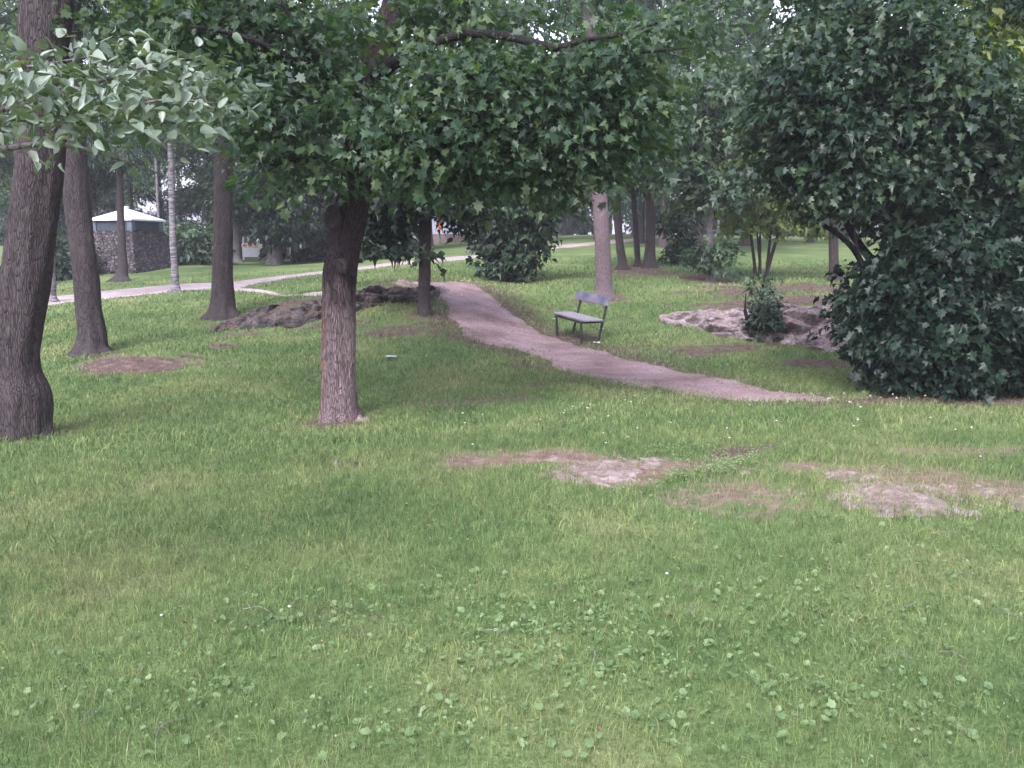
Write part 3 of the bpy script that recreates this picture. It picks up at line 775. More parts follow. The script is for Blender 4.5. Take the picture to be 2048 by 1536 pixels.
def groundleaves():
    # broad pale leaves in drifts over the foreground
    pos = []
    drifts = [(1050,1190,380,110,130),(1000,1260,420,120,160),(1180,1330,420,130,150),(700,1180,250,70,60),(1500,1250,400,160,190),(1750,1400,300,120,150),
              (560,1230,260,90,60),(350,1380,300,110,80),(950,1460,500,70,90),(1150,1010,250,30,40),(1850,1120,220,80,110),(1700,1200,300,80,90),(100,1300,150,120,30)]
    for (px, py, sx, sy, k) in drifts:
        for _ in range(k):
            a = px + random.gauss(0, sx * .55); b = py + random.gauss(0, sy * .55)
            if 960 < b < 1700 and random.random() < .8: pos.append((a, b))
    Pp = []
    for a, b in pos:
        # foreground is nearly flat: intersect quickly
        d = ray(a, b); t = (CAM[2] - (-.0)) / -d[2]; q = CAM + d * t
        Pp.append(q[:2])
    Pp = np.array(Pp); Pp = np.repeat(Pp, 3, 0) + rng.normal(size=(3 * len(Pp), 2)) * .05
    n_ = len(Pp); z = H(Pp[:, 0], Pp[:, 1]) + .018 + .022 * rng.random(n_)
    a = rng.random(n_) * 2 * math.pi
    d = np.stack([np.cos(a), np.sin(a), -.1 + 0 * a], -1); nn = np.array([0, -.15, 1.]) + rng.normal(size=(n_, 3)) * .28
    nn = nn + rng.normal(size=(n_, 3)) * .2
    V, T, v = leafmesh(np.c_[Pp, z], d, nn, .010 + .025 * rng.random(n_) ** 3, LOBED, np.clip(.5 + .22 * rng.normal(size=n_), 0, 1))
    o = mk('clover', V, T, M['clover'], attr={'v': v}, kind='stuff'); tag(o, 'pale broad lobed leaves scattered through the foreground grass', 'ground cover')
    # light green creeping plants on the patch right of the bedrock
    Q = []
    for (px, py, hw, hh, k) in [(1400,945,70,9,600),(1470,925,45,9,480),(1360,895,75,8,420),(1400,915,50,9,120),(1300,965,45,6,90),(1500,900,60,10,80),(1250,985,40,8,40)]:
        for _ in range(k):
            a_ = px + random.uniform(-1, 1) * hw; b_ = py + random.uniform(-1, 1) * hh - (a_ - px) * .12
            d_ = ray(a_, b_); t = (CAM[2] + .03) / -d_[2]; Q.append((CAM + d_ * t)[:2])
    Q = np.array(Q); n_ = len(Q); z = H(Q[:, 0], Q[:, 1]) + .01 + .035 * rng.random(n_)
    a = rng.random(n_) * 2 * math.pi; d = np.stack([np.cos(a), np.sin(a), .3 + 0 * a], -1); nn = np.array([0, -.3, 1.]) + rng.normal(size=(n_, 3)) * .5
    V, T, v = leafmesh(np.c_[Q, z], d, nn, (.010 + .016 * rng.random(n_)), SIMPLE, np.clip(.8 + .2 * rng.normal(size=n_), 0, 1))
    o = mk('creeping_plants', V, T, M['clover'], attr={'v': v}, kind='stuff'); tag(o, 'light green mat of creeping plants right of the pinkish bedrock', 'ground cover')
    # white clover heads
    parts = []
    spots = [(a_, b_) for a_, b_ in [(1575,812),(1688,795),(1740,800),(1785,797),(1850,800),(1860,845),(1910,870),(1960,925),(1145,822),(1165,815),(1175,825),(1180,818),(1130,830),(1128,835),(1270,800),(1290,806),(1262,812),(930,855),(965,838),(1020,690),(1380,720),(1455,735),(1340,710)]]
    spots += [(random.uniform(900, 2048), random.uniform(800, 900)) for _ in range(22)] + [(random.uniform(0, 2048), random.uniform(960, 1300)) for _ in range(3)]
    for (a_, b_) in spots:
        q = at(a_, b_); r = .004 + .003 * random.random() + q[1] * .0006
        u = np.linspace(0, math.pi, 5); t = np.linspace(0, 2 * math.pi, 7)[:-1]
        Vv = np.array([(q[0] + r * math.sin(i) * math.cos(j), q[1] + r * math.sin(i) * math.sin(j), q[2] + .05 + r * .7 * math.cos(i)) for i in u for j in t])
        g = gridquads(5, 6, True); parts.append((Vv, np.concatenate([g[:, :3], g[:, [0, 2, 3]]])))
    V, T = join(parts); o = mk('clover_flowers', V, T, M['petal'], kind='stuff'); tag(o, 'tiny white clover heads dotted over the lawn', 'flowers')
groundleaves()
M['dead_leaf'] = leafmat('dry_fallen_leaves', (.08, .045, .03), (.17, .11, .06), (.34, .27, .10), trans=.1)
def debris():
    n_ = 420; y = np.sqrt(rng.random(n_) * (12 ** 2 - 2.3 ** 2) + 2.3 ** 2); x = (rng.random(n_) * 2 - 1) * y * .65
    a = rng.random(n_) * 6.28; d = np.stack([np.cos(a), np.sin(a), .1 + 0 * a], -1); nn = np.array([0, 0, 1.]) + rng.normal(size=(n_, 3)) * .4
    V, T, v = leafmesh(np.c_[x, y, H(x, y) + .03], d, nn, .012 + .022 * rng.random(n_), OVATE, rng.random(n_))
    o = mk('fallen_leaves', V, T, M['dead_leaf'], attr={'v': v}, kind='stuff'); tag(o, 'scattered dry brown and yellow fallen leaves in the grass', 'fallen leaves')
    parts = []
    for _ in range(60):
        yy = random.uniform(2.6, 11); xx = random.uniform(-.6, .6) * yy; a_ = random.uniform(0, 6.28); L = random.uniform(.04, .16); z = gz(xx, yy) + .045
        parts.append(tube([(xx, yy, z, .002), (xx + math.cos(a_) * L / 2, yy + math.sin(a_) * L / 2, z + .012, .002), (xx + math.cos(a_ + .3) * L, yy + math.sin(a_ + .3) * L, z, .001)], 5, 4))
    V, T = join(parts); o = mk('twigs', V, T, M['bark_grey'], kind='stuff'); tag(o, 'small broken twigs lying in the grass', 'twigs')
debris()

def pebbles():
    parts = []
    ic = np.array([(0,0,.6),(1,0,0),(.3,.9,0),(-.8,.55,0),(-.8,-.6,0),(.35,-.95,0),(0,0,-.4)])
    it = np.array([(0,1,2),(0,2,3),(0,3,4),(0,4,5),(0,5,1),(6,2,1),(6,3,2),(6,4,3),(6,5,4),(6,1,5)])
    for _ in range(900):
        i = random.randrange(len(pa1)); t = random.uniform(-.08, 1.08) if random.random() < .6 else random.choice([random.uniform(-.1,.12), random.uniform(.88,1.1)])
        q = pa1[i] * (1 - t) + pa2[i] * t + rng.normal(size=2) * .08; r = .008 + .022 * random.random() ** 3
        a = random.random() * 6.28; Vp = ic * (1 + .25 * rng.normal(size=ic.shape)) * r
        parts.append((Vp @ rotz(a).T + np.array([*q, gz(*q) + .024]), it))
    V, T = join(parts); o = mk('gravel_stones', V, T, M['rock_flat'], kind='stuff'); tag(o, 'loose small stones strewn over the dirt path', 'pebbles')
pebbles()
# litter
for (px, py, s, lb) in [(1193,692,.10,'crumpled white paper on the grass just right of the bench'), (1497,684,.06,'bit of white paper on the grass below the small dark bush'),
                        (783,547,.12,'white scrap on the far lawn behind the crest of the dirt path'), (782,720,.15,'flat pale paper lying on the lawn right of the big maple trunk'),
                        (1108,643,.05,'tiny white scrap on the grass behind the left end of the bench'), (1203,664,.07,'small white scrap under the right end of the bench')]:
    q = at(px, py); o_ = []
    for i in range(4):
        for j in range(4):
            o_.append((q[0] + (i / 3 - .5) * s * 1.2, q[1] + (j / 3 - .5) * s, q[2] + .055 + s * (.1 if 'flat' in lb else .35) * random.random()))
    o = mk('paper_scrap', np.array(o_), gridquads(4, 4), M['white'], loc=q); tag(o, lb, 'litter')

# ------------------------------------------------------------------ trees
def limb(pts, ns=8, nl=14, ridge=0.0, seed=0):
    return tube([(*p[:3], p[3]) for p in pts], nl, ns, ridge, seed)
def pxline(pts):
    """(px,py,D,width px) -> xyz r"""
    out = []
    for (a, b, D, w_) in pts:
        p = P(a, b, D); out.append((*p, PX(w_, D) / 2))
    return out
def trunk_from(base_px, base_py, D, rest, wpx, flare=1.6):
    """ground base then (px,py,width) list at distance D"""
    g = P(base_px, base_py, D); g[2] = gz(g[0], g[1])
    r = PX(wpx, D) / 2
    pts = [(g[0], g[1], g[2] - .15, r * flare * 1.1), (g[0], g[1], g[2] + .02, r * flare)]
    if P(rest[0][0], rest[0][1], D)[2] > g[2] + r * 1.3: pts.append((g[0], g[1], g[2] + r * .6, r * (1 + (flare - 1) * .35)))
    pts += pxline([(a, b, d, w_) for (a, b, d, w_) in rest])
    return g, pts
def twigs(blobs, hub, rg, k=2, r0=.03):
    parts = []
    for (c, r, ns) in blobs:
        for _ in range(k):
            e = np.asarray(c) + rg.normal(size=3) * np.asarray(r) * .5
            m_ = (np.asarray(hub) + e) / 2 + rg.normal(size=3) * .15
            parts.append(tube([(*hub, r0), (*m_, r0 * .6), (*e, r0 * .2)], 9, 5))
    return parts
def B(px, py, D, rx, ry, rd, n_):
    """blob by pixel centre, radii in px (x, vertical) and metres of depth"""
    return (P(px, py, D), np.array([PX(rx, D), rd, PX(ry, D)]), n_)

# --- the big maple in the middle
g, tp = trunk_from(680, 843, 10.2, [(679,780,10.2,67),(678,700,10.2,65),(679,600,10.2,65),(682,540,10.2,66),(690,490,10.2,62),(698,440,10.2,66),(710,370,10.2,58),(716,300,10.2,57),(735,200,10.2,54),(765,90,10.2,48),(790,0,10.2,42),(800,-250,10.3,32),(790,-600,10.4,18)], 68, 1.22)
maple = thing('maple_tree', 'big maple with rough reddish grey trunk and low spreading crown in the middle', 'tree', g)
V, T = tube(tp, 320, 72, .12, 4, roots=.28)
mk('trunk', V, T, M['bark_main'], maple, smooth=True)
# knot with a dark hollow
kc = P(666, 436, 9.98)
def knot(c, r, parent, name='knot', m=M['bark_dark']):
    u = np.linspace(0, math.pi, 14); t = np.linspace(0, 2 * math.pi, 21)[:-1]; Vv = []
    for i in u:
        for j in t:
            p = np.array([math.sin(i) * math.cos(j), -math.cos(i) * .6, math.sin(i) * math.sin(j) * 1.25])
            rr = r * (1 + .22 * mn.noise(Vector(p * 2.0 + c)))
            if i < .7: p = p * np.array([1, .25 + i, 1])
            Vv.append(c + p * rr)
    return mk(name, np.array(Vv), gridquads(14, 20, True), m, parent, smooth=True)
knot(kc, .105, maple, m=M['bark_dark']); knot(P(684, 532, 9.94), .07, maple, m=M['bark_dark'])
brs = [
 [(728,235,10.1,34),(650,155,9.4,20),(560,105,8.9,14),(470,68,8.6,10),(380,52,8.5,5)],
 [(735,200,10.1,28),(640,130,9.2,16),(600,70,8.9,11),(560,0,8.7,7)],
 [(750,150,10.1,30),(850,95,9.2,20),(930,68,8.9,17),(1010,72,8.7,16),(1070,86,8.5,16),(1115,96,8.4,15),(1160,82,8.4,10),(1250,68,8.3,7),(1330,40,8.3,4)],
 [(1110,95,8.4,11),(1180,108,8.4,8),(1300,103,8.3,6),(1380,95,8.3,3)],
 [(715,330,10.1,26),(800,300,9.2,14),(880,285,8.8,10),(970,282,8.6,8),(1060,288,8.5,4)],
 [(708,350,10.1,24),(660,320,9.7,14),(600,320,9.3,9),(540,330,9.0,5)],
 [(775,60,10.2,26),(860,10,10.6,16),(980,-40,11.0,10),(1080,-60,11.4,6)],
 [(720,280,10.3,22),(760,240,11.0,14),(850,215,12.0,9),(950,200,12.8,4)],
]
for i, b_ in enumerate(brs):
    V, T = limb(pxline(b_), 9, 30, .08, i); mk('branch', V, T, M['bark_branch'], maple, smooth=True)
bl = [B(520,60,9.3,110,70,.9,60), B(330,20,9.4,110,50,1,45), B(240,60,9.8,90,50,1,30), B(400,90,9.6,80,50,.9,35), B(1400,40,9.4,90,60,1,22), B(430,20,9.0,80,60,.8,40), B(570,30,9.5,80,70,.9,50), B(560,170,9.2,110,70,.9,58), B(610,240,9.3,60,60,.8,40), B(520,260,9.3,90,60,.8,40),
      B(540,320,9.3,60,35,.7,22), B(860,30,9.6,80,60,1.0,36), B(900,40,9.6,110,60,1.2,45), B(890,170,9.1,90,60,.9,60),
      B(830,270,8.9,90,60,.8,55), B(980,160,9.1,120,50,1.1,70), B(960,250,9.0,130,60,.9,80), B(860,330,9.0,110,45,.8,60), B(1010,320,9.0,110,45,.8,60), B(1100,180,8.9,110,55,1.0,70),
      B(1180,140,8.9,100,55,1.0,55), B(1150,250,8.9,110,60,.8,75), B(1250,190,8.8,90,60,.8,55), B(1240,290,8.9,80,60,.7,55), B(1180,340,9.0,60,35,.6,30), B(1080,360,9.2,80,35,.7,35),
      B(1300,90,8.7,80,60,.9,30), B(1080,30,9.4,150,40,1.2,35), B(730,215,9.0,75,60,.5,26), B(625,350,9.5,50,34,.6,24), B(700,60,9.2,70,50,.6,18), B(690,150,11.4,90,80,.5,40), B(720,60,11.6,100,60,.8,40), B(800,160,11.5,80,80,.6,30), B(930,360,9.3,90,28,.7,34), B(800,350,11.0,60,40,.6,26),
      # above the frame
      B(560,-200,10.2,330,170,2.2,150), B(1000,-220,10.4,350,170,2.4,150), B(780,-500,10.4,380,220,2.4,130), B(800,-150,11.5,350,140,1.5,90)]
bl = [(c, r, max(3, int(k * (.62 if c[2] < 4.6 else .42)))) for c, r, k in bl]
V, T, v = cloud(bl, 23, .084, MAPLE, spray=.38, flat=.16, tilt=.6, droop=.4, svar=.4)
mk('crown', V, T, M['maple'], maple, attr={'v': v})

# --- pale leaved branch reaching in from the left; its tree stands just outside the view
lt = thing('linden_tree', 'low hanging branch of big pale leaves reaching in from the upper left edge', 'tree', (-3.7, 2.6, gz(-3.7, 2.6)))
z0 = gz(-3.7, 2.6)
V, T = tube([(-3.7,2.6,z0-.1,.22),(-3.7,2.6,z0+.3,.15),(-3.65,2.65,1.4,.13),(-3.7,2.6,2.6,.11),(-3.6,2.5,4.5,.07)], 60, 20, .08, 2)
mk('trunk', V, T, M['bark_grey'], lt, smooth=True)
s0 = np.array([-3.66, 2.64, 1.75])
main_b = [(*s0, .05), (*P(-420,330,3.2), .028), (*P(-120,300,3.5), .018), (*P(0,297,3.6), .012), (*P(110,288,3.65), .010), (*P(220,312,3.7), .007), (*P(330,352,3.8), .003)]
mk('branch', *tube(main_b, 60, 8, .1, 1), M['bark_grey'], lt, smooth=True)
ub = [[(*s0 + 0, .05), (*P(-300,240,3.3), .025), (*P(-60,230,3.5), .013), (*P(120,190,3.6), .009), (*P(300,130,3.7), .006), (*P(420,110,3.8), .003)],
      [(*P(-60,230,3.5), .012), (*P(150,240,3.5), .007), (*P(330,200,3.6), .005), (*P(470,210,3.7), .003)],
      [(*P(-60,150,3.6), .008), (*P(80,130,3.7), .006), (*P(200,110,3.8), .003)]]
ub[0][0] = (*s0, .045)
for b_ in ub: mk('branch', *tube(b_, 40, 6), M['bark_grey'], lt, smooth=True)
rl = np.random.default_rng(11)
bl = [B(60,140,3.6,90,35,.25,20), B(180,130,3.7,90,38,.3,24), B(310,130,3.7,90,38,.3,24), B(410,160,3.8,60,45,.25,17), B(80,210,3.5,110,40,.3,25), B(230,200,3.6,110,50,.3,32),
      B(370,210,3.7,90,45,.3,24), B(440,220,3.7,40,35,.2,10), B(160,250,3.5,110,30,.3,22), B(300,250,3.6,70,28,.25,15), B(30,240,3.4,60,30,.3,9),
      B(-200,180,3.5,180,120,.5,40), B(-600,50,3.2,400,250,.9,70)]
bl = [(c, r, max(2, int(k * .56))) for c, r, k in bl]
V, T, v = cloud(bl, 9, .053, OVATE, spray=.12, flat=.45, tilt=.55, droop=.1, rg=rl, svar=.22)
mk('crown', V, T, M['linden'], lt, attr={'v': v}, smooth=True)
V, T, v = cloud([((-3.6, 2.4, 5.2), (1.6, 1.6, 1.3), 120)], 10, .09, OVATE, spray=.2, rg=rl)
mk('crown', V, T, M['linden'], lt, attr={'v': v})

# --- old trees on the left
def bigtree(name, label, base, D, rest, wpx, m, cat='tree', flare=1.6, nl=160, ns=40, ridge=.10, seed=0, crown=None, cm='spruce', tm=FROND, size=.19, per=40, spray=.4, group=None, limbs=()):
    g, tp = trunk_from(base[0], base[1], D, rest, wpx, flare)
    t = thing(name, label, cat, g, group)
    mk('trunk', *tube(tp, nl, ns, ridge, seed, roots=.12 if wpx > 90 else .5), m, t, smooth=True)
    for i, b_ in enumerate(limbs): mk('branch', *limb(pxline(b_), 7, 22, .06, i), M['bark_branch'], t, smooth=True)
    if crown:
        V, T, v = cloud(crown, per, size, tm, spray=spray, flat=.2, tilt=.4, droop=.8 if cm == 'spruce' else .4)
        mk('crown', V, T, M[cm], t, attr={'v': v})
    return t
bigtree('old_tree', 'thick dark leaning trunk with a swollen foot, nearest tree at the left edge', (45,868), 9.0,
        [(44,838,9.0,106),(42,790,9.0,106),(36,742,9.0,84),(36,700,9.0,82),(40,650,9.0,84),(52,560,9.0,82),(66,450,9.0,82),(78,330,9.0,84),(84,200,9.0,86),(88,90,9.0,88),(96,-50,9.0,86),(110,-400,9.1,64),(130,-900,9.2,40)], 104, M['bark_dark'], flare=1.03, seed=5, ridge=.13, nl=240, ns=64,
        crown=[B(100,-500,9.5,300,150,1.6,90), B(160,-900,9.5,350,250,2,110)], cm='spruce')
bigtree('old_tree', 'dark leaning trunk with flared roots beside the brown mound, second tree from the left', (184,704), 15.0,
        [(184,670,15,56),(178,630,15,50),(172,560,15,48),(164,490,15,46),(156,420,15,46),(150,330,15,44),(146,200,15,42),(140,60,15,38),(132,-150,15,30),(125,-500,15,14)], 52, M['bark_dark'], flare=1.7, seed=8,
        crown=[B(150,-100,15,160,120,1.6,60), B(140,-350,15,160,160,1.5,60)], cm='spruce')
bigtree('old_tree', 'dark straight trunk on the lawn between the birch and the dark rock ledge', (447,632), 18.8,
        [(446,600,18.8,46),(445,550,18.8,39),(446,480,18.8,36),(446,410,18.8,36),(448,300,18.8,34),(450,150,18.8,30),(452,0,18.8,26),(452,-300,18.8,10)], 44, M['bark_dark'], flare=1.45, seed=12,
        crown=[B(455,130,19,110,90,1.5,70), B(450,-60,19,130,110,1.8,70), B(450,-260,19,110,110,1.5,50)], cm='spruce')
bigtree('birch_tree', 'slim white birch trunk beside the pale gravel path, before the green hedge', (352,584), 25.0,
        [(350,550,25,14.5),(347,500,25,13.5),(345,430,25,13),(343,360,25,12.5),(340,250,25,11),(336,100,25,12),(332,-100,25,8)], 18, M['birch'], flare=1.35, nl=80, ns=18, ridge=.04,
        crown=[B(340,180,25,90,90,1.6,60), B(335,30,25,110,100,1.6,60)], cm='mid', tm=SIMPLE, size=.16, per=26)
bigtree('birch_tree', 'grey white birch trunk partly hidden behind the nearest dark trunk', (103,606), 24.0,
        [(102,570,24,20),(100,520,24,17),(100,450,24,15),(99,350,24,14),(96,200,24,12),(90,0,24,8)], 22, M['birch'], flare=1.6, nl=80, ns=18, ridge=.04,
        crown=[B(90,180,24.5,80,90,1.5,50), B(80,20,25,100,100,1.6,50)], cm='mid', tm=SIMPLE, size=.16, per=26)
bigtree('thin_tree', 'small dark trunk standing in front of the stone hut', (245,563), 33.5,
        [(246,535,33.5,19),(244,500,33.5,16),(242,450,33.5,14),(240,380,33.5,13),(236,250,33.5,10),(230,100,33.5,6)], 22, M['bark_dark'], flare=1.7, nl=60, ns=16,
        crown=[B(225,300,33,90,50,2,60), B(240,180,33,110,90,2,70), B(235,40,33,90,90,2,50)], cm='spruce', size=.2, per=40)
# young maple in the middle
bigtree('young_maple', 'slim dark maple trunk on the rock crest, beside the top of the dirt path', (850,626), 17.0,
        [(849,590,17,24),(849,540,17,24),(850,480,17,24),(851,430,17,24),(848,390,17,18),(842,330,17,14),(836,240,17,9)], 26, M['bark_dark'], flare=1.12, nl=90, ns=22, ridge=.06, seed=3,
        crown=[B(770,440,17,60,45,.9,46), B(745,480,16.8,34,28,.6,16), B(800,390,17,80,50,1.2,60), B(890,380,17,90,45,1.2,60), B(960,420,17.4,60,45,1,36), B(850,320,17,120,60,1.6,70), B(845,515,16.6,28,10,.2,3), B(740,395,17,50,40,.9,30)],
        cm='dark', tm=MAPLE_M, size=.15, per=16, spray=.34, limbs=[[(851,440,17,14),(826,412,16.8,10),(790,397,16.6,8),(745,396,16.4,4)], [(850,430,17,12),(880,400,17.1,9),(930,375,17.2,5)]])
# pine right of the bench
bigtree('pine_tree', 'straight pinkish grey pine trunk standing behind the bench', (1207,594), 21.0,
        [(1207,570,21,33),(1206,520,21,31),(1203,450,21,30),(1198,380,21,29),(1192,300,21,28),(1186,200,21,27),(1180,80,21,25),(1172,-80,21,22),(1165,-400,21,10)], 33, M['bark_pine'], flare=1.12, nl=140, ns=30, ridge=.05, seed=6,
        crown=[B(1180,-40,21,120,80,1.8,60), B(1170,-240,21,160,120,2,70)], cm='spruce')
# trunks behind
for (lb, a, b, D, rest, wp, m) in [
    ('dark slender curved trunk just right of the pine behind the bench', 1245, 538, 28.0, [(1241,500,28,17),(1236,450,28,16),(1233,400,28,16),(1230,330,28,14),(1226,200,28,12),(1220,50,28,7)], 20, 'bark_dark'),
    ('thinnest of three dark trunks in a row, beside the end of the gravel path', 1275, 532, 29.0, [(1274,500,29,12),(1272,465,29,11),(1268,400,29,10),(1262,250,29,6)], 14, 'bark_dark'),
    ('broad dark trunk, rightmost of the three trunks in a row behind the pine', 1299, 535, 28.5, [(1300,500,28.5,21),(1301,460,28.5,19),(1302,400,28.5,18),(1303,300,28.5,17),(1303,150,28.5,15),(1300,0,28.5,10)], 26, 'bark_dark'),
    ('dark trunk at the left edge of the big leafy bush, before the bright far lawn', 1670, 562, 25.0, [(1668,530,25,20),(1667,490,25,18),(1668,440,25,17),(1668,350,25,15),(1668,200,25,11)], 24, 'bark_dark')]:
    bigtree('tree', lb, (a, b), D, rest, wp, M[m], flare=1.35, nl=70, ns=18, ridge=.06, seed=a,
            crown=[B(a - 20, 330, D, 60, 50, 1.5, 40), B(a - 10, 220, D, 90, 80, 2, 60), B(a, 60, D, 110, 100, 2, 60)], cm='spruce' if a == 1299 else 'mid', tm=FROND if a == 1299 else SIMPLE, size=.34 if a == 1299 else .2, per=22)
# slim grey tree with hanging foliage
bigtree('slim_tree', 'slim grey trunk with drooping green sprays, just left of the forked tree', (1420,562), 24.0,
        [(1420,530,24,13),(1420,480,24,13),(1420,430,24,13),(1419,360,24,11),(1417,280,24,8),(1415,180,24,5)], 14, M['bark_grey'], flare=1.4, nl=80, ns=14, ridge=.04,
        crown=[B(1420,390,24,90,40,1.3,56), B(1370,340,24,70,50,1.2,46), B(1400,260,24,100,60,1.5,66), B(1430,170,24,90,70,1.5,50), B(1450,505,23.6,24,34,.5,12), B(1480,360,24,60,40,1.2,30), B(1390,515,24,16,22,.4,6)],
        cm='mid', tm=MAPLE_M, size=.17, per=18, spray=.4)
bigtree('old_tree', 'grey trunk with a wide foot and low dark foliage, right of the striped barrier', (550,522), 42.0,
        [(548,500,42,30),(543,470,42,24),(540,430,42,23),(538,350,42,20),(535,200,42,14)], 30, M['bark_grey'], flare=1.25, nl=80, ns=24, ridge=.08, seed=14,
        crown=[B(575,455,41,60,34,1.6,60), B(520,400,41,80,50,2,70), B(610,400,41,80,50,2,70), B(560,330,41,120,60,2.4,90), B(660,350,42,80,60,2,60), B(560,230,42,130,80,2.6,90)], cm='dark', tm=SIMPLE, size=.26, per=26, spray=.6)
bigtree('thin_tree', 'narrow grey trunk immediately left of the striped barrier', (472,521), 46.0,
        [(474,490,46,17),(473,450,46,15),(472,380,46,14),(470,250,46,10)], 20, M['bark_grey'], flare=1.3, nl=50, ns=14, crown=[B(480,420,46,60,34,2,40), B(470,340,46,80,60,2,60)], cm='mid', tm=SIMPLE, size=.28, per=24, spray=.6)
# multi-stem yellow green small tree
g = G(1526, 26.0)
ms = thing('forked_tree', 'small tree with several thin black stems and yellow green leaves before the bright lawn', 'tree', g)
for (a0, a1, t1, wv) in [(1512,1502,470,10),(1520,1520,470,9),(1532,1541,470,9),(1530,1557,465,11),(1523,1512,430,6)]:
    q0 = P(a0, 553, 26); q0[2] = gz(q0[0], q0[1]) - .05
    mk('stem', *tube([(*q0, PX(wv * .65, 26) / 2 * 1.1), (*P((a0*.6+a1*.4), 520, 26), PX(wv * .65, 26) / 2), (*P(a1, t1, 26), PX(wv * .65, 26) / 2 * .8), (*P(a1 + (a1 - a0) * .8, t1 - 80, 26), PX(wv * .65, 26) / 2 * .4)], 20, 8), M['bark_dark'], ms, smooth=True)
V, T, v = cloud([B(1520,440,26,80,24,1.5,44), B(1470,400,26,50,34,1.2,30), B(1550,390,26,80,40,1.6,50), B(1490,350,26,60,30,1.3,34), B(1600,440,26,50,28,1.2,22), B(1540,320,26,70,40,1.4,36)], 18, .17, MAPLE_M, spray=.42, flat=.12, droop=.4)
mk('crown', V, T, M['pale'], ms, attr={'v': v})

# --- bushes
def bush(name, label, base, D, blobs, cm, tm, size, per, spray, stems=5, cat='bush', shell=.4, droop=.4, tilt=.45, flat=.15):
    g = G(base, D); t = thing(name, label, cat, g)
    parts = []
    rb = np.random.default_rng(int(base))
    for i in range(stems):
        c = blobs[i % len(blobs)][0]
        e = c + rb.normal(size=3) * .2
        parts.append(tube([(g[0] + rb.normal() * .1, g[1] + rb.normal() * .1, g[2] - .05, .035), (*((g + e) / 2 + rb.normal(size=3) * .15), .025), (*e, .01)], 12, 6))
    V, T = join(parts); mk('stems', V, T, M['bark_branch'], t, smooth=True)
    V, T, v = cloud(blobs, per, size, tm, spray=spray, flat=flat, tilt=tilt, droop=droop, rg=rb, shell=shell)
    z = H(V[:, 0], V[:, 1]); V[:, 2] = np.maximum(V[:, 2], z + .01)
    mk('foliage', V, T, M[cm], t, attr={'v': v})
    return t
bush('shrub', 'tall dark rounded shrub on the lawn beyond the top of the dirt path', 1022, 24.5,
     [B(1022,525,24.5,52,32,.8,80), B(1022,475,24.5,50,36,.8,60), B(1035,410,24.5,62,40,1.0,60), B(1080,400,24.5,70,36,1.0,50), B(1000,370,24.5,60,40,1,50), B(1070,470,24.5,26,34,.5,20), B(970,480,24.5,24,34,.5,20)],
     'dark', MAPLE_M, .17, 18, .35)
bush('small_bush', 'small dark round bush growing on the pink rock ledge', 1528, 15.9,
     [B(1528,650,15.9,34,30,.3,60), B(1530,622,16.0,30,18,.3,36)], 'dark', MAPLE_M, .075, 16, .12)
bush('sapling', 'thin pale sapling rising behind the small dark bush on the rock ledge', 1530, 17.6,
     [B(1530,585,17.6,34,14,.25,14), B(1530,560,17.6,24,10,.2,7), B(1525,607,17.4,36,9,.25,10)], 'hedge', MAPLE_M, .10, 10, .16, stems=2, cat='sapling')
bush('dark_shrub', 'dark low shrub left of the slim grey trunk', 1368, 30.0,
     [B(1372,505,30,34,28,.9,40), B(1385,525,30,26,12,.7,16), B(1355,450,30,40,30,1,30)], 'dark', SIMPLE, .2, 18, .35)
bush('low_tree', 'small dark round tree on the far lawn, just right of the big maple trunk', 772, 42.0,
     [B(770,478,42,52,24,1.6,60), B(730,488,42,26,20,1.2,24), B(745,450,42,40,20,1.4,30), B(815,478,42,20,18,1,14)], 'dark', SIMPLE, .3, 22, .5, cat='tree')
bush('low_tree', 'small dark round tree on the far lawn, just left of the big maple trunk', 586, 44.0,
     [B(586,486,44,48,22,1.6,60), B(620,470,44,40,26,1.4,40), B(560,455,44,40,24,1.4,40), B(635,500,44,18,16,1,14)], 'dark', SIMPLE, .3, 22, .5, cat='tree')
bush('hedge_bush', 'broad pale green shrub right of the stone hut', 375, 41.0,
     [B(355,495,41,50,34,1.8,70), B(395,490,41,44,38,1.8,70), B(340,470,41,34,20,1.4,40), B(420,510,41,22,22,1.2,24)], 'hedge', SIMPLE, .26, 24, .5)
bush('hedge_bush', 'dark green shrub left of the stone hut behind the leaning trunk', 140, 36.0,
     [B(150,530,36,40,34,1.6,50), B(110,540,36,36,30,1.4,40), B(60,560,34,50,30,1.6,50), B(20,580,32,50,30,1.6,50), B(130,500,36,30,24,1.2,30)], 'dark', SIMPLE, .24, 24, .5)

# big leafy maple bush on the right
g = G(1900, 10.9)
bb = thing('maple_bush', 'huge dark green maple bush filling the right side, foliage down to the ground', 'bush', g)
rb = np.random.default_rng(5)
for pts in [[(1800,790,11.6,16),(1760,640,11.6,13),(1700,490,11.4,11),(1650,452,11.2,9),(1600,428,11.0,5)],
            [(1850,790,11.8,22),(1800,600,11.8,18),(1690,440,11.6,14),(1660,330,11.5,10),(1640,200,11.4,6)],
            [(1930,790,12,30),(1900,560,12,24),(1850,300,12,18),(1800,100,12,12),(1780,-100,12,7)],
            [(1960,790,12,26),(2000,560,12,22),(2040,300,12,18),(2080,50,12,10)],
            [(1880,700,11.5,14),(1760,600,11,10),(1720,520,10.8,7),(1700,400,10.6,4)]]:
    q = pxline(pts); q[0] = (q[0][0], q[0][1], gz(q[0][0], q[0][1]) - .1, q[0][3])
    mk('stem', *tube(q, 40, 9, .08, 3), M['bark_branch'], bb, smooth=True)
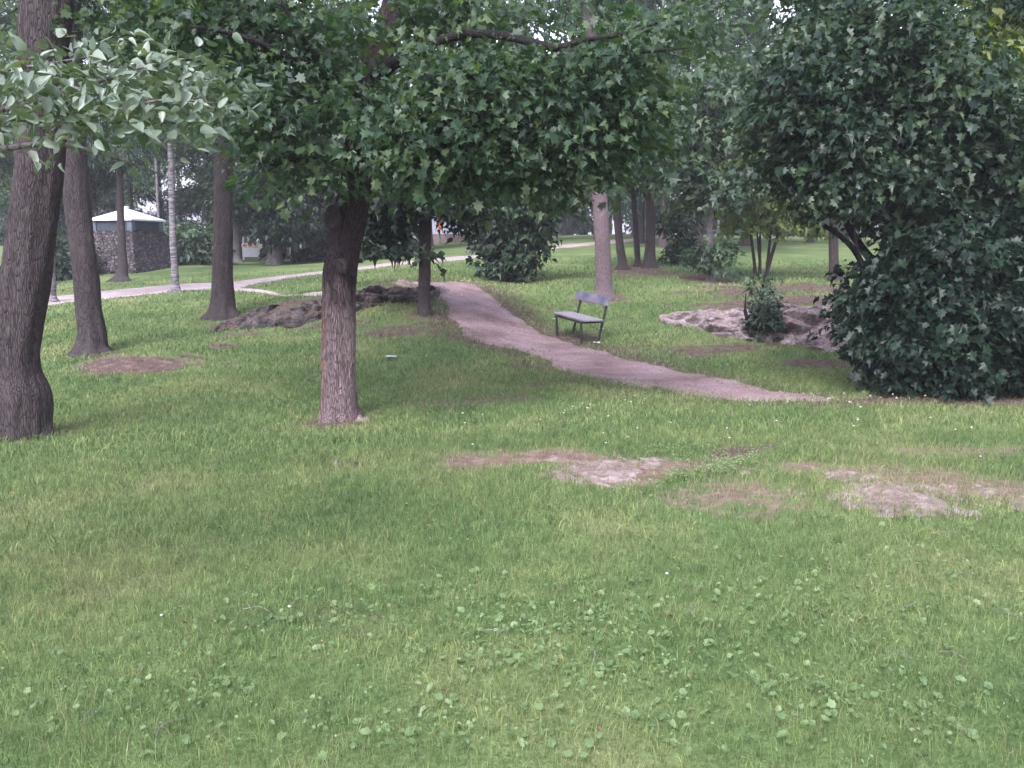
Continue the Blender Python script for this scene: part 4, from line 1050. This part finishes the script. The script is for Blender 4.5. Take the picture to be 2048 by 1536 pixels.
lo = [B(1790,560,10.8,80,60,.8,70), B(1760,650,10.6,70,55,.7,70), B(1850,600,10.4,110,80,.9,110), B(1850,700,10.2,110,60,.8,110), B(1960,640,10.2,110,90,.9,120), B(1960,740,10.1,110,42,.7,80),
      B(1800,735,10.3,60,40,.5,36), B(2080,600,10.4,110,110,1,110), B(2080,730,10.3,110,50,.8,70), B(1900,500,10.6,120,60,1,90), B(2030,470,10.8,120,80,1,100), B(1745,590,10.7,40,50,.5,26),
      B(1730,655,10.4,30,25,.3,12), B(2250,600,10.6,140,180,1.2,120), B(2420,500,10.8,140,200,1.2,90), B(1870,765,10.2,70,18,.4,30)]
hi = [B(1620,120,11.2,90,90,1.1,80), B(1570,220,11.2,70,70,1,60), B(1620,330,11.2,80,60,1,60), B(1680,400,11.4,80,40,1,40), B(1700,230,11,110,90,1.1,110), B(1800,120,11,120,100,1.2,110), B(1800,330,11,110,90,1,100),
      B(1920,230,11,120,110,1.1,110), B(2030,350,11,110,90,1,90), B(1700,30,11.4,110,70,1.2,70), B(2080,20,11.6,100,60,1.0,30), B(1850,430,11.2,100,50,1,60),
      B(2250,200,11.4,160,200,1.4,110), B(1900,-200,11.8,350,150,1.8,160), B(1650,-80,11.8,130,80,1.2,50), B(1550,340,11.3,40,40,.6,14)]
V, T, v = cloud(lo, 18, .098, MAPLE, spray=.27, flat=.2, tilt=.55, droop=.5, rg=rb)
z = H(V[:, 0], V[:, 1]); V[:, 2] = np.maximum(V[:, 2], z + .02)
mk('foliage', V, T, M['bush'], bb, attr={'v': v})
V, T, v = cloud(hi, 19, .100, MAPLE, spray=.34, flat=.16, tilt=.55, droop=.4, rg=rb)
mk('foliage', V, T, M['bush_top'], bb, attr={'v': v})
# lighter maple behind it (top right)
g = G(2150, 14.5)
lm = thing('maple_tree', 'maple with yellow green leaves showing above and behind the huge bush, top right corner', 'tree', g)
mk('trunk', *tube([(g[0], g[1], g[2] - .1, .2), (g[0], g[1], g[2] + .5, .15), (g[0] - .2, g[1], 3.5, .12), (g[0] - .5, g[1] - .3, 7, .06)], 60, 16, .08, 4), M['bark_dark'], lm, smooth=True)
V, T, v = cloud([B(1960,130,11.8,90,80,.8,100), B(2040,200,11.8,80,80,.8,70), B(1900,230,13.2,120,80,1,70), B(2030,30,13,140,80,1.2,80), B(1800,150,13.4,100,100,1,50)], 16, .14, MAPLE_M, spray=.4, flat=.14, rg=rb)
mk('crown', V, T, M['pale'], lm, attr={'v': v})

# --- background trees: prototypes, copied with their parts
def proto(kind, seed):
    rg = np.random.default_rng(seed)
    root = bpy.data.objects.new('background_tree', None)
    COL.objects.link(root)
    if kind == 'leafy':
        h = 15; parts = [tube([(0, 0, -.3, .3), (0, 0, .4, .22), (.15, .1, 4, .18), (.1, -.2, 9, .12), (.3, 0, 13, .04)], 30, 12, .05, seed)]
        blobs = []
        for i in range(26):
            a = rg.random() * 6.28; zz = 2.9 + 11.5 * rg.random() ** .9; rr = (3.4 - abs(zz - 7.0) * .28) * math.sqrt(rg.random())
            c = np.array([math.cos(a) * rr, math.sin(a) * rr, zz]); blobs.append((c, np.array([1.3, 1.3, .8]), 26))
            if i % 2 == 0: parts.append(tube([(.1, 0, zz * .75, .08), (*(c * [.5, .5, .9]), .05), (*c, .015)], 8, 5))
        V, T, v = cloud(blobs, 20, .22, SIMPLE, spray=.5, flat=.2, rg=rg)
        leaf, barkm = 'mid', 'bark_dark'
    elif kind == 'spruce':
        parts = [tube([(0, 0, -.3, .28), (0, 0, .5, .2), (0, 0, 8, .12), (0, 0, 17, .02)], 30, 10, .05, seed)]
        blobs = []
        for zz in np.arange(2.2, 17, .55):
            R_ = 2.7 * (1 - (zz - 2) / 16) + .25
            for k in range(max(3, int(R_ * 3))):
                a = rg.random() * 6.28; rr = R_ * (.45 + .5 * rg.random())
                blobs.append((np.array([math.cos(a) * rr, math.sin(a) * rr, zz - rr * .25]), np.array([.55, .55, .22]), 5))
        V, T, v = cloud(blobs, 34, .2, FROND, spray=.42, flat=.3, droop=.9, rg=rg)
        leaf, barkm = 'spruce', 'bark_pine'
    else:
        parts = [tube([(0, 0, -.3, .16), (0, 0, .5, .12), (.1, 0, 7, .09), (0, .1, 13, .03)], 30, 10, .04, seed)]
        blobs = []
        for i in range(24):
            a = rg.random() * 6.28; zz = 4.2 + 9.5 * rg.random(); rr = 2.2 * math.sqrt(rg.random())
            blobs.append((np.array([math.cos(a) * rr, math.sin(a) * rr, zz]), np.array([.9, .9, 1.0]), 20))
        V, T, v = cloud(blobs, 20, .17, SIMPLE, spray=.45, flat=.5, droop=.9, rg=rg)
        leaf, barkm = 'mid', 'birch'
    Vt, Tt = join(parts)
    mk('trunk', Vt, Tt, M[barkm], root, smooth=True)
    mk('crown', V, T, M[leaf], root, attr={'v': v})
    return root
PR = {('leafy', 0): proto('leafy', 31), ('leafy', 1): proto('leafy', 57), ('spruce', 0): proto('spruce', 71), ('birch', 0): proto('birch', 93)}
used = set()
def plant(kind, var, px, D, scale, rot, label, group, name):
    key = (kind, var); p0 = PR[key]; g = G(px, D)
    if key not in used:
        r = p0; used.add(key)
    else:
        r = p0.copy(); COL.objects.link(r)
        for ch in p0.children:
            c = ch.copy(); COL.objects.link(c); c.parent = r
    r.name = name
    r.location = [float(x) for x in g]; r.rotation_euler = (0, 0, rot); r.scale = (scale, scale, scale * (1 + .1 * math.sin(px)))
    r['label'] = label; r['category'] = 'tree'; r['group'] = group
    return r
mid = [('leafy',0,1012,52,1.1,'tall leafy tree directly behind the tall dark shrub on the lawn'),('leafy',1,1196,54,1.1,'tall leafy tree hidden behind the pine by the bench'),('leafy',1,858,48,1.1,'tall leafy tree hidden behind the slim maple trunk on the rock crest'),('spruce',0,700,46,1.1,'tall spruce hidden behind the big maple trunk'),
       ('leafy',1,120,50,1.0,'leafy tree just left of the hut roof, behind the second leaning trunk'),('spruce',0,270,50,1.05,'spruce standing directly behind the apex of the hut roof'),
       ('leafy',0,480,50,1.0,'leafy tree between the straight dark trunk and the striped barrier'),('leafy',1,740,66,1.1,'leafy tree at the left end of the pale blue building'),('leafy',0,1130,78,1.1,'leafy tree on the crest between the tall dark shrub and the pine'),
       ('spruce',0,1270,60,1.1,'spruce behind the row of three dark trunks'),('leafy',1,1620,50,1.0,'leafy tree behind the bright lawn gap, left of the huge bush'),
       ('leafy',0,-60,40,1.0,'leafy tree behind the far left end of the gravel path'),('spruce',0,60,44,1.0,'spruce behind the nearest dark trunk, left of the stone hut'),
       ('leafy',1,180,46,.95,'leafy tree rising right behind the stone hut'),('birch',0,322,43,.9,'birch behind the hut, close left of the white birch trunk'),
       ('leafy',0,330,56,1.05,'leafy tree behind the pale green shrub by the hut'),('spruce',0,420,52,1.0,'dark spruce behind the straight dark trunk'),
       ('leafy',0,1492,44,1.15,'tall leafy tree between the slim grey tree and the forked tree, farther back'),('leafy',1,1395,37,1.05,'tall leafy tree close behind the slim grey tree'),('leafy',0,1280,46,1.1,'tall leafy tree behind the thinnest of three dark trunks in a row'),('leafy',0,660,60,1.0,'leafy tree far back, just left of the big maple trunk'),
       ('spruce',0,935,62,1.0,'dark spruce at the right end of the pale blue building'),('leafy',1,1065,70,1.0,'leafy tree seen just right of the tall dark shrub, far beyond it'),
       ('leafy',0,1210,84,1.1,'leafy tree beyond the crest behind the pine trunk'),('spruce',0,1325,42,1.0,'spruce right of the row of three dark trunks'),
       ('spruce',0,1385,50,1.0,'spruce left of the slim grey trunk, farther back'),('leafy',1,1450,76,1.1,'leafy tree on the far crest between slim grey trunk and forked tree'),
       ('birch',0,1436,70,1.0,'pale birch on the far crest just right of the slim grey trunk'),('leafy',0,1560,82,1.1,'leafy tree on the far crest behind the forked tree'),
       ('leafy',1,1690,74,1.05,'leafy tree on the far crest behind the edge of the big bush'),('leafy',0,1840,48,1.0,'leafy tree hidden behind the huge bush'),('leafy',1,2040,44,1.0,'leafy tree at the right edge behind the huge bush')]
for i, (k, vv, px, D, sc, lb) in enumerate(mid):
    plant(k, vv, px, D, sc, i * 1.9, lb, 'background trees around the lawn', {'leafy': 'leafy_tree', 'spruce': 'spruce_tree', 'birch': 'birch_tree'}[k])

# far wood as one mass
rw = np.random.default_rng(99)
blobs = []; tr_parts = []
for i in range(150):
    D = rw.uniform(84, 130); px = rw.uniform(-400, 2450)
    g = G(px, D); hgt = rw.uniform(13, 21); low = rw.uniform(.8, 4.0)
    tr_parts.append(tube([(g[0], g[1], g[2] - .3, .22), (g[0], g[1], g[2] + hgt * .5, .14), (g[0] + .3, g[1], g[2] + hgt, .03)], 6, 6))
    for k in range(8):
        zz = low + (hgt - low) * rw.random(); rr = 2.6 * (1 - .5 * zz / hgt)
        blobs.append((np.array([g[0] + rw.normal() * rr * .6, g[1] + rw.normal() * rr * .6, g[2] + zz]), np.array([1.7, 1.7, 1.3]), 10))
for i in range(130):
    D = rw.uniform(80, 100); px = rw.uniform(-400, 2450); g = G(px, D)
    blobs.append((np.array([g[0], g[1], g[2] + 1.1]), np.array([2.4, 1.5, 1.3]), 16))
V, T, v = cloud(blobs, 14, .5, SIMPLE, spray=.9, flat=.3, rg=rw)
wd = mk('woodland', V, T, M['mid'], kind='stuff', attr={'v': v}); tag(wd, 'far wood of mixed trees closing the view beyond the lawn', 'woodland')
V, T = join(tr_parts); mk('woodland_trunks', V, T, M['bark_dark'], wd)

# ------------------------------------------------------------------ bench
def bench():
    fl, fr = at(1110, 672), at(1168, 690)          # front feet
    rl_, rr_ = at(1146, 674), at(1203, 683)
    ax = (fr - fl); ax[2] = 0; ax /= np.linalg.norm(ax)
    dep = np.array([-ax[1], ax[0], 0]);
    if dep[0] < 0: dep = -dep
    c = (fl + fr) / 2 + dep * .2; L = 1.42
    z0 = gz(c[0], c[1])
    t = thing('park_bench', 'weathered park bench with black legs and blue grey back plank beside the dirt path', 'bench', (c[0], c[1], z0))
    c = np.array([c[0], c[1], z0]); up = np.array([0, 0, 1.])
    rot = np.stack([ax, dep, up], 1)
    sh = .43; dz = ax * 0; slope = (gz(*(c + ax * .6)[:2]) - gz(*(c - ax * .6)[:2])) / 1.2
    def pt(a, d, z): return c + ax * a + dep * d + up * (z + slope * a)
    for s in (-1, 1):
        a = s * .56
        def foot(d):
            q = pt(a, d, 0); q[2] = gz(q[0], q[1]) - .02; return q
        mk('leg', *bar(foot(-.19), pt(a, -.22, sh - .03), .035, .05, ax), M['iron'], t)
        mk('leg', *bar(foot(.13), pt(a, .34, .84), .035, .05, ax), M['iron'], t)
        mk('seat_support', *bar(pt(a, -.22, sh - .045), pt(a, .22, sh - .045), .035, .04, up), M['iron'], t)
    mk('front_rail', *bar(pt(-.56, -.2, sh - .05), pt(.56, -.2, sh - .05), .03, .04, up), M['iron'], t)
    parts = []
    r3 = np.stack([nrm(ax + up * slope), dep, np.cross(nrm(ax + up * slope), dep)], 1)
    for k in range(3): parts.append(box(pt(0, -.16 + k * .135, sh), (L, .125, .034), r3, .006))
    V, T = join(parts); mk('seat', V, T, M['wood'], t)
    ti = math.atan2(.21, .84); tl = r3 @ np.array([[1, 0, 0], [0, math.cos(-ti), -math.sin(-ti)], [0, math.sin(-ti), math.cos(-ti)]])
    V, T = box(pt(0, .285, .77), (L, .035, .17), tl, .006); mk('backrest', V, T, M['backrest'], t)
bench()

# ------------------------------------------------------------------ stone hut
def hut():
    D = 38.0; g = G(261, D)
    t = thing('stone_hut', 'small hut with battered rubble stone walls and white hipped metal roof behind the thin trunk', 'hut', g)
    ra = rotz(R(-16))
    def ring(w_, z, n_=14):
        pts = []
        for (a, b) in (((-1, -1), (1, -1)), ((1, -1), (1, 1)), ((1, 1), (-1, 1)), ((-1, 1), (-1, -1))):
            for k in range(n_): 
                q = np.array(a) * (1 - k / n_) + np.array(b) * k / n_; pts.append((q[0] * w_ / 2, q[1] * w_ / 2, z))
        return np.array(pts) @ ra.T + g
    hs_ = [(-.4, 2.85), (.0, 2.82), (.3, 2.62), (.6, 2.45), (.9, 2.31), (1.2, 2.19), (1.5, 2.08), (1.62, 2.04)]
    V = np.concatenate([ring(w_, z) for z, w_ in hs_])
    for i in range(len(V)): V[i] += (np.array([*(V[i] - g)[:2], 0]) * .05) * mn.noise(Vector(V[i] * 3.1))
    mk('stone_base', V, gridquads(len(hs_), 56, True), M['stone'], t)
    V, T = box(g + np.array([0, 0, 1.62 + .21]), (1.90, 1.90, .42), ra, .01); mk('board_band', V, T, M['band'], t)
    # lighter corner boards
    for sx, sy in ((-1, -1), (1, -1), (1, 1), (-1, 1)):
        mk('corner_post', *box(g + ra @ np.array([sx * .88, sy * .88, 1.84]), (.24, .24, .44), ra, .01), M['band_l'], t)
    e = 1.08; zr = 2.04; V = np.concatenate([np.array([(-e, -e, zr), (e, -e, zr), (e, e, zr), (-e, e, zr), (-e, -e, zr + .06), (e, -e, zr + .06), (e, e, zr + .06), (-e, e, zr + .06), (-.05, -.05, zr + .52), (.05, -.05, zr + .52), (.05, .05, zr + .52), (-.05, .05, zr + .52)])]) @ ra.T + g
    Fc = [(3, 2, 1, 0), (0, 1, 5, 4), (1, 2, 6, 5), (2, 3, 7, 6), (3, 0, 4, 7), (4, 5, 9, 8), (5, 6, 10, 9), (6, 7, 11, 10), (7, 4, 8, 11), (8, 9, 10, 11)]
    ro = mk('roof', V, Fc, M['roof'], t)
    mk('finial', *box(g + np.array([0, 0, zr + .56]), (.16, .16, .12), ra, .02), M['roof'], ro)
hut()
# ------------------------------------------------------------------ pale blue building far behind, marker boards and barrier
def farbuilding():
    D = 63.0; g = G(835, D); t = thing('pale_building', 'pale blue building on a brown stone plinth behind the slim maple trunk', 'building', g)
    W_ = PX(240, D); 
    mk('plinth', *box(g + np.array([0, 2, .1]), (W_ + .3, 5.3, 1.1), None, .03), M['plinth'], t)
    mk('wall', *box(g + np.array([0, 2, 2.25]), (W_, 5.0, 3.2), None, .02), M['bluewall'], t)
    for k in (-3.0, 3.2):
        wv = mk('window', *box(g + np.array([k, -.53, 2.5]), (1.0, .08, 1.2), None, .01), M['whiteboard'], t)
        mk('pane', *box(g + np.array([k, -.58, 2.5]), (.8, .03, 1.0), None, .004), M['glass_dark'], wv)
    e = W_ / 2 + .5; zt = 3.85
    V = np.array([(-e, -1.1, zt), (e, -1.1, zt), (e, 5.1, zt), (-e, 5.1, zt), (-e, 2, zt + 1.6), (e, 2, zt + 1.6)]) + g
    mk('roof', V, [(0, 1, 5, 4), (2, 3, 4, 5), (0, 4, 3), (1, 2, 5), (3, 2, 1, 0)], M['band'], t)
farbuilding()
def marker(px, D, z0, h, wd, label):
    g = G(px, D); g[2] = gz(g[0], g[1]); t = thing('marker_board', label, 'marker', g, 'orange marker boards')
    mk('post', *bar(g - np.array([0, 0, .1]), g + np.array([0, 0, z0 + h]), .05, .05), M['iron'], t)
    bd = mk('board', *box(g + np.array([0, -.05, z0 + h / 2]), (wd, .03, h), None, .004), M['orange'], t)
    n_ = max(1, int(h / .22))
    for k in range(n_): mk('stripe', *box(g + np.array([0, -.07, z0 + h * (k + .5) / n_]), (wd * .8, .01, .07), rotz(0) @ np.array([[math.cos(.5), 0, math.sin(.5)], [0, 1, 0], [-math.sin(.5), 0, math.cos(.5)]]), .002), M['redstripe'], bd)
marker(880, 61.0, .85, .80, .26, 'tall orange and red striped marker board right of the slim maple trunk')
marker(824, 61.0, 1.15, .30, .24, 'small orange marker board just left of the slim maple trunk')
def barrier():
    D = 49.0; g = G(503, D); t = thing('road_barrier', 'white barrier with an orange red band, far left between two grey trunks', 'barrier', g)
    mk('panel', *box(g + np.array([0, 0, .42]), (.95, .05, .5), None, .01), M['whiteboard'], t)
    bd = mk('top_band', *box(g + np.array([0, -.01, .8]), (1.0, .05, .2), None, .01), M['whiteboard'], t)
    for k in (-.32, -.02, .28): mk('stripe', *box(g + np.array([k, -.045, .8]), (.2, .01, .13), None, .002), M['redstripe'] if k < .2 else M['orange'], bd)
    for s in (-1, 1): mk('post', *bar(g + np.array([s * .44, .05, -.1]), g + np.array([s * .44, .05, 1.15]), .07, .07), M['whiteboard'], t)
barrier()

# ------------------------------------------------------------------ haze
def haze():
    m = bpy.data.materials.new('damp_air'); m.use_nodes = True; nt = m.node_tree
    for n_ in list(nt.nodes):
        if n_.type == 'BSDF_PRINCIPLED': nt.nodes.remove(n_)
    pv = nt.nodes.new('ShaderNodeVolumePrincipled'); pv.inputs['Color'].default_value = (.86, .84, .95, 1); pv.inputs['Density'].default_value = .0011
    nt.links.new(pv.outputs[0], nt.nodes['Material Output'].inputs['Volume'])
    V, T = box((0, 150, 10), (900, 800, 70), None, .01)
    V = np.array([(x, y, z) for x in (-760, 760) for y in (-360, 1260) for z in (-8, 32)], float)
    o = mk('haze', V, [(0,1,3,2), (4,6,7,5), (0,4,5,1), (2,3,7,6), (0,2,6,4), (1,5,7,3)], m, kind='stuff')
    tag(o, 'faint damp haze hanging in the air between the trees', 'haze')
haze()
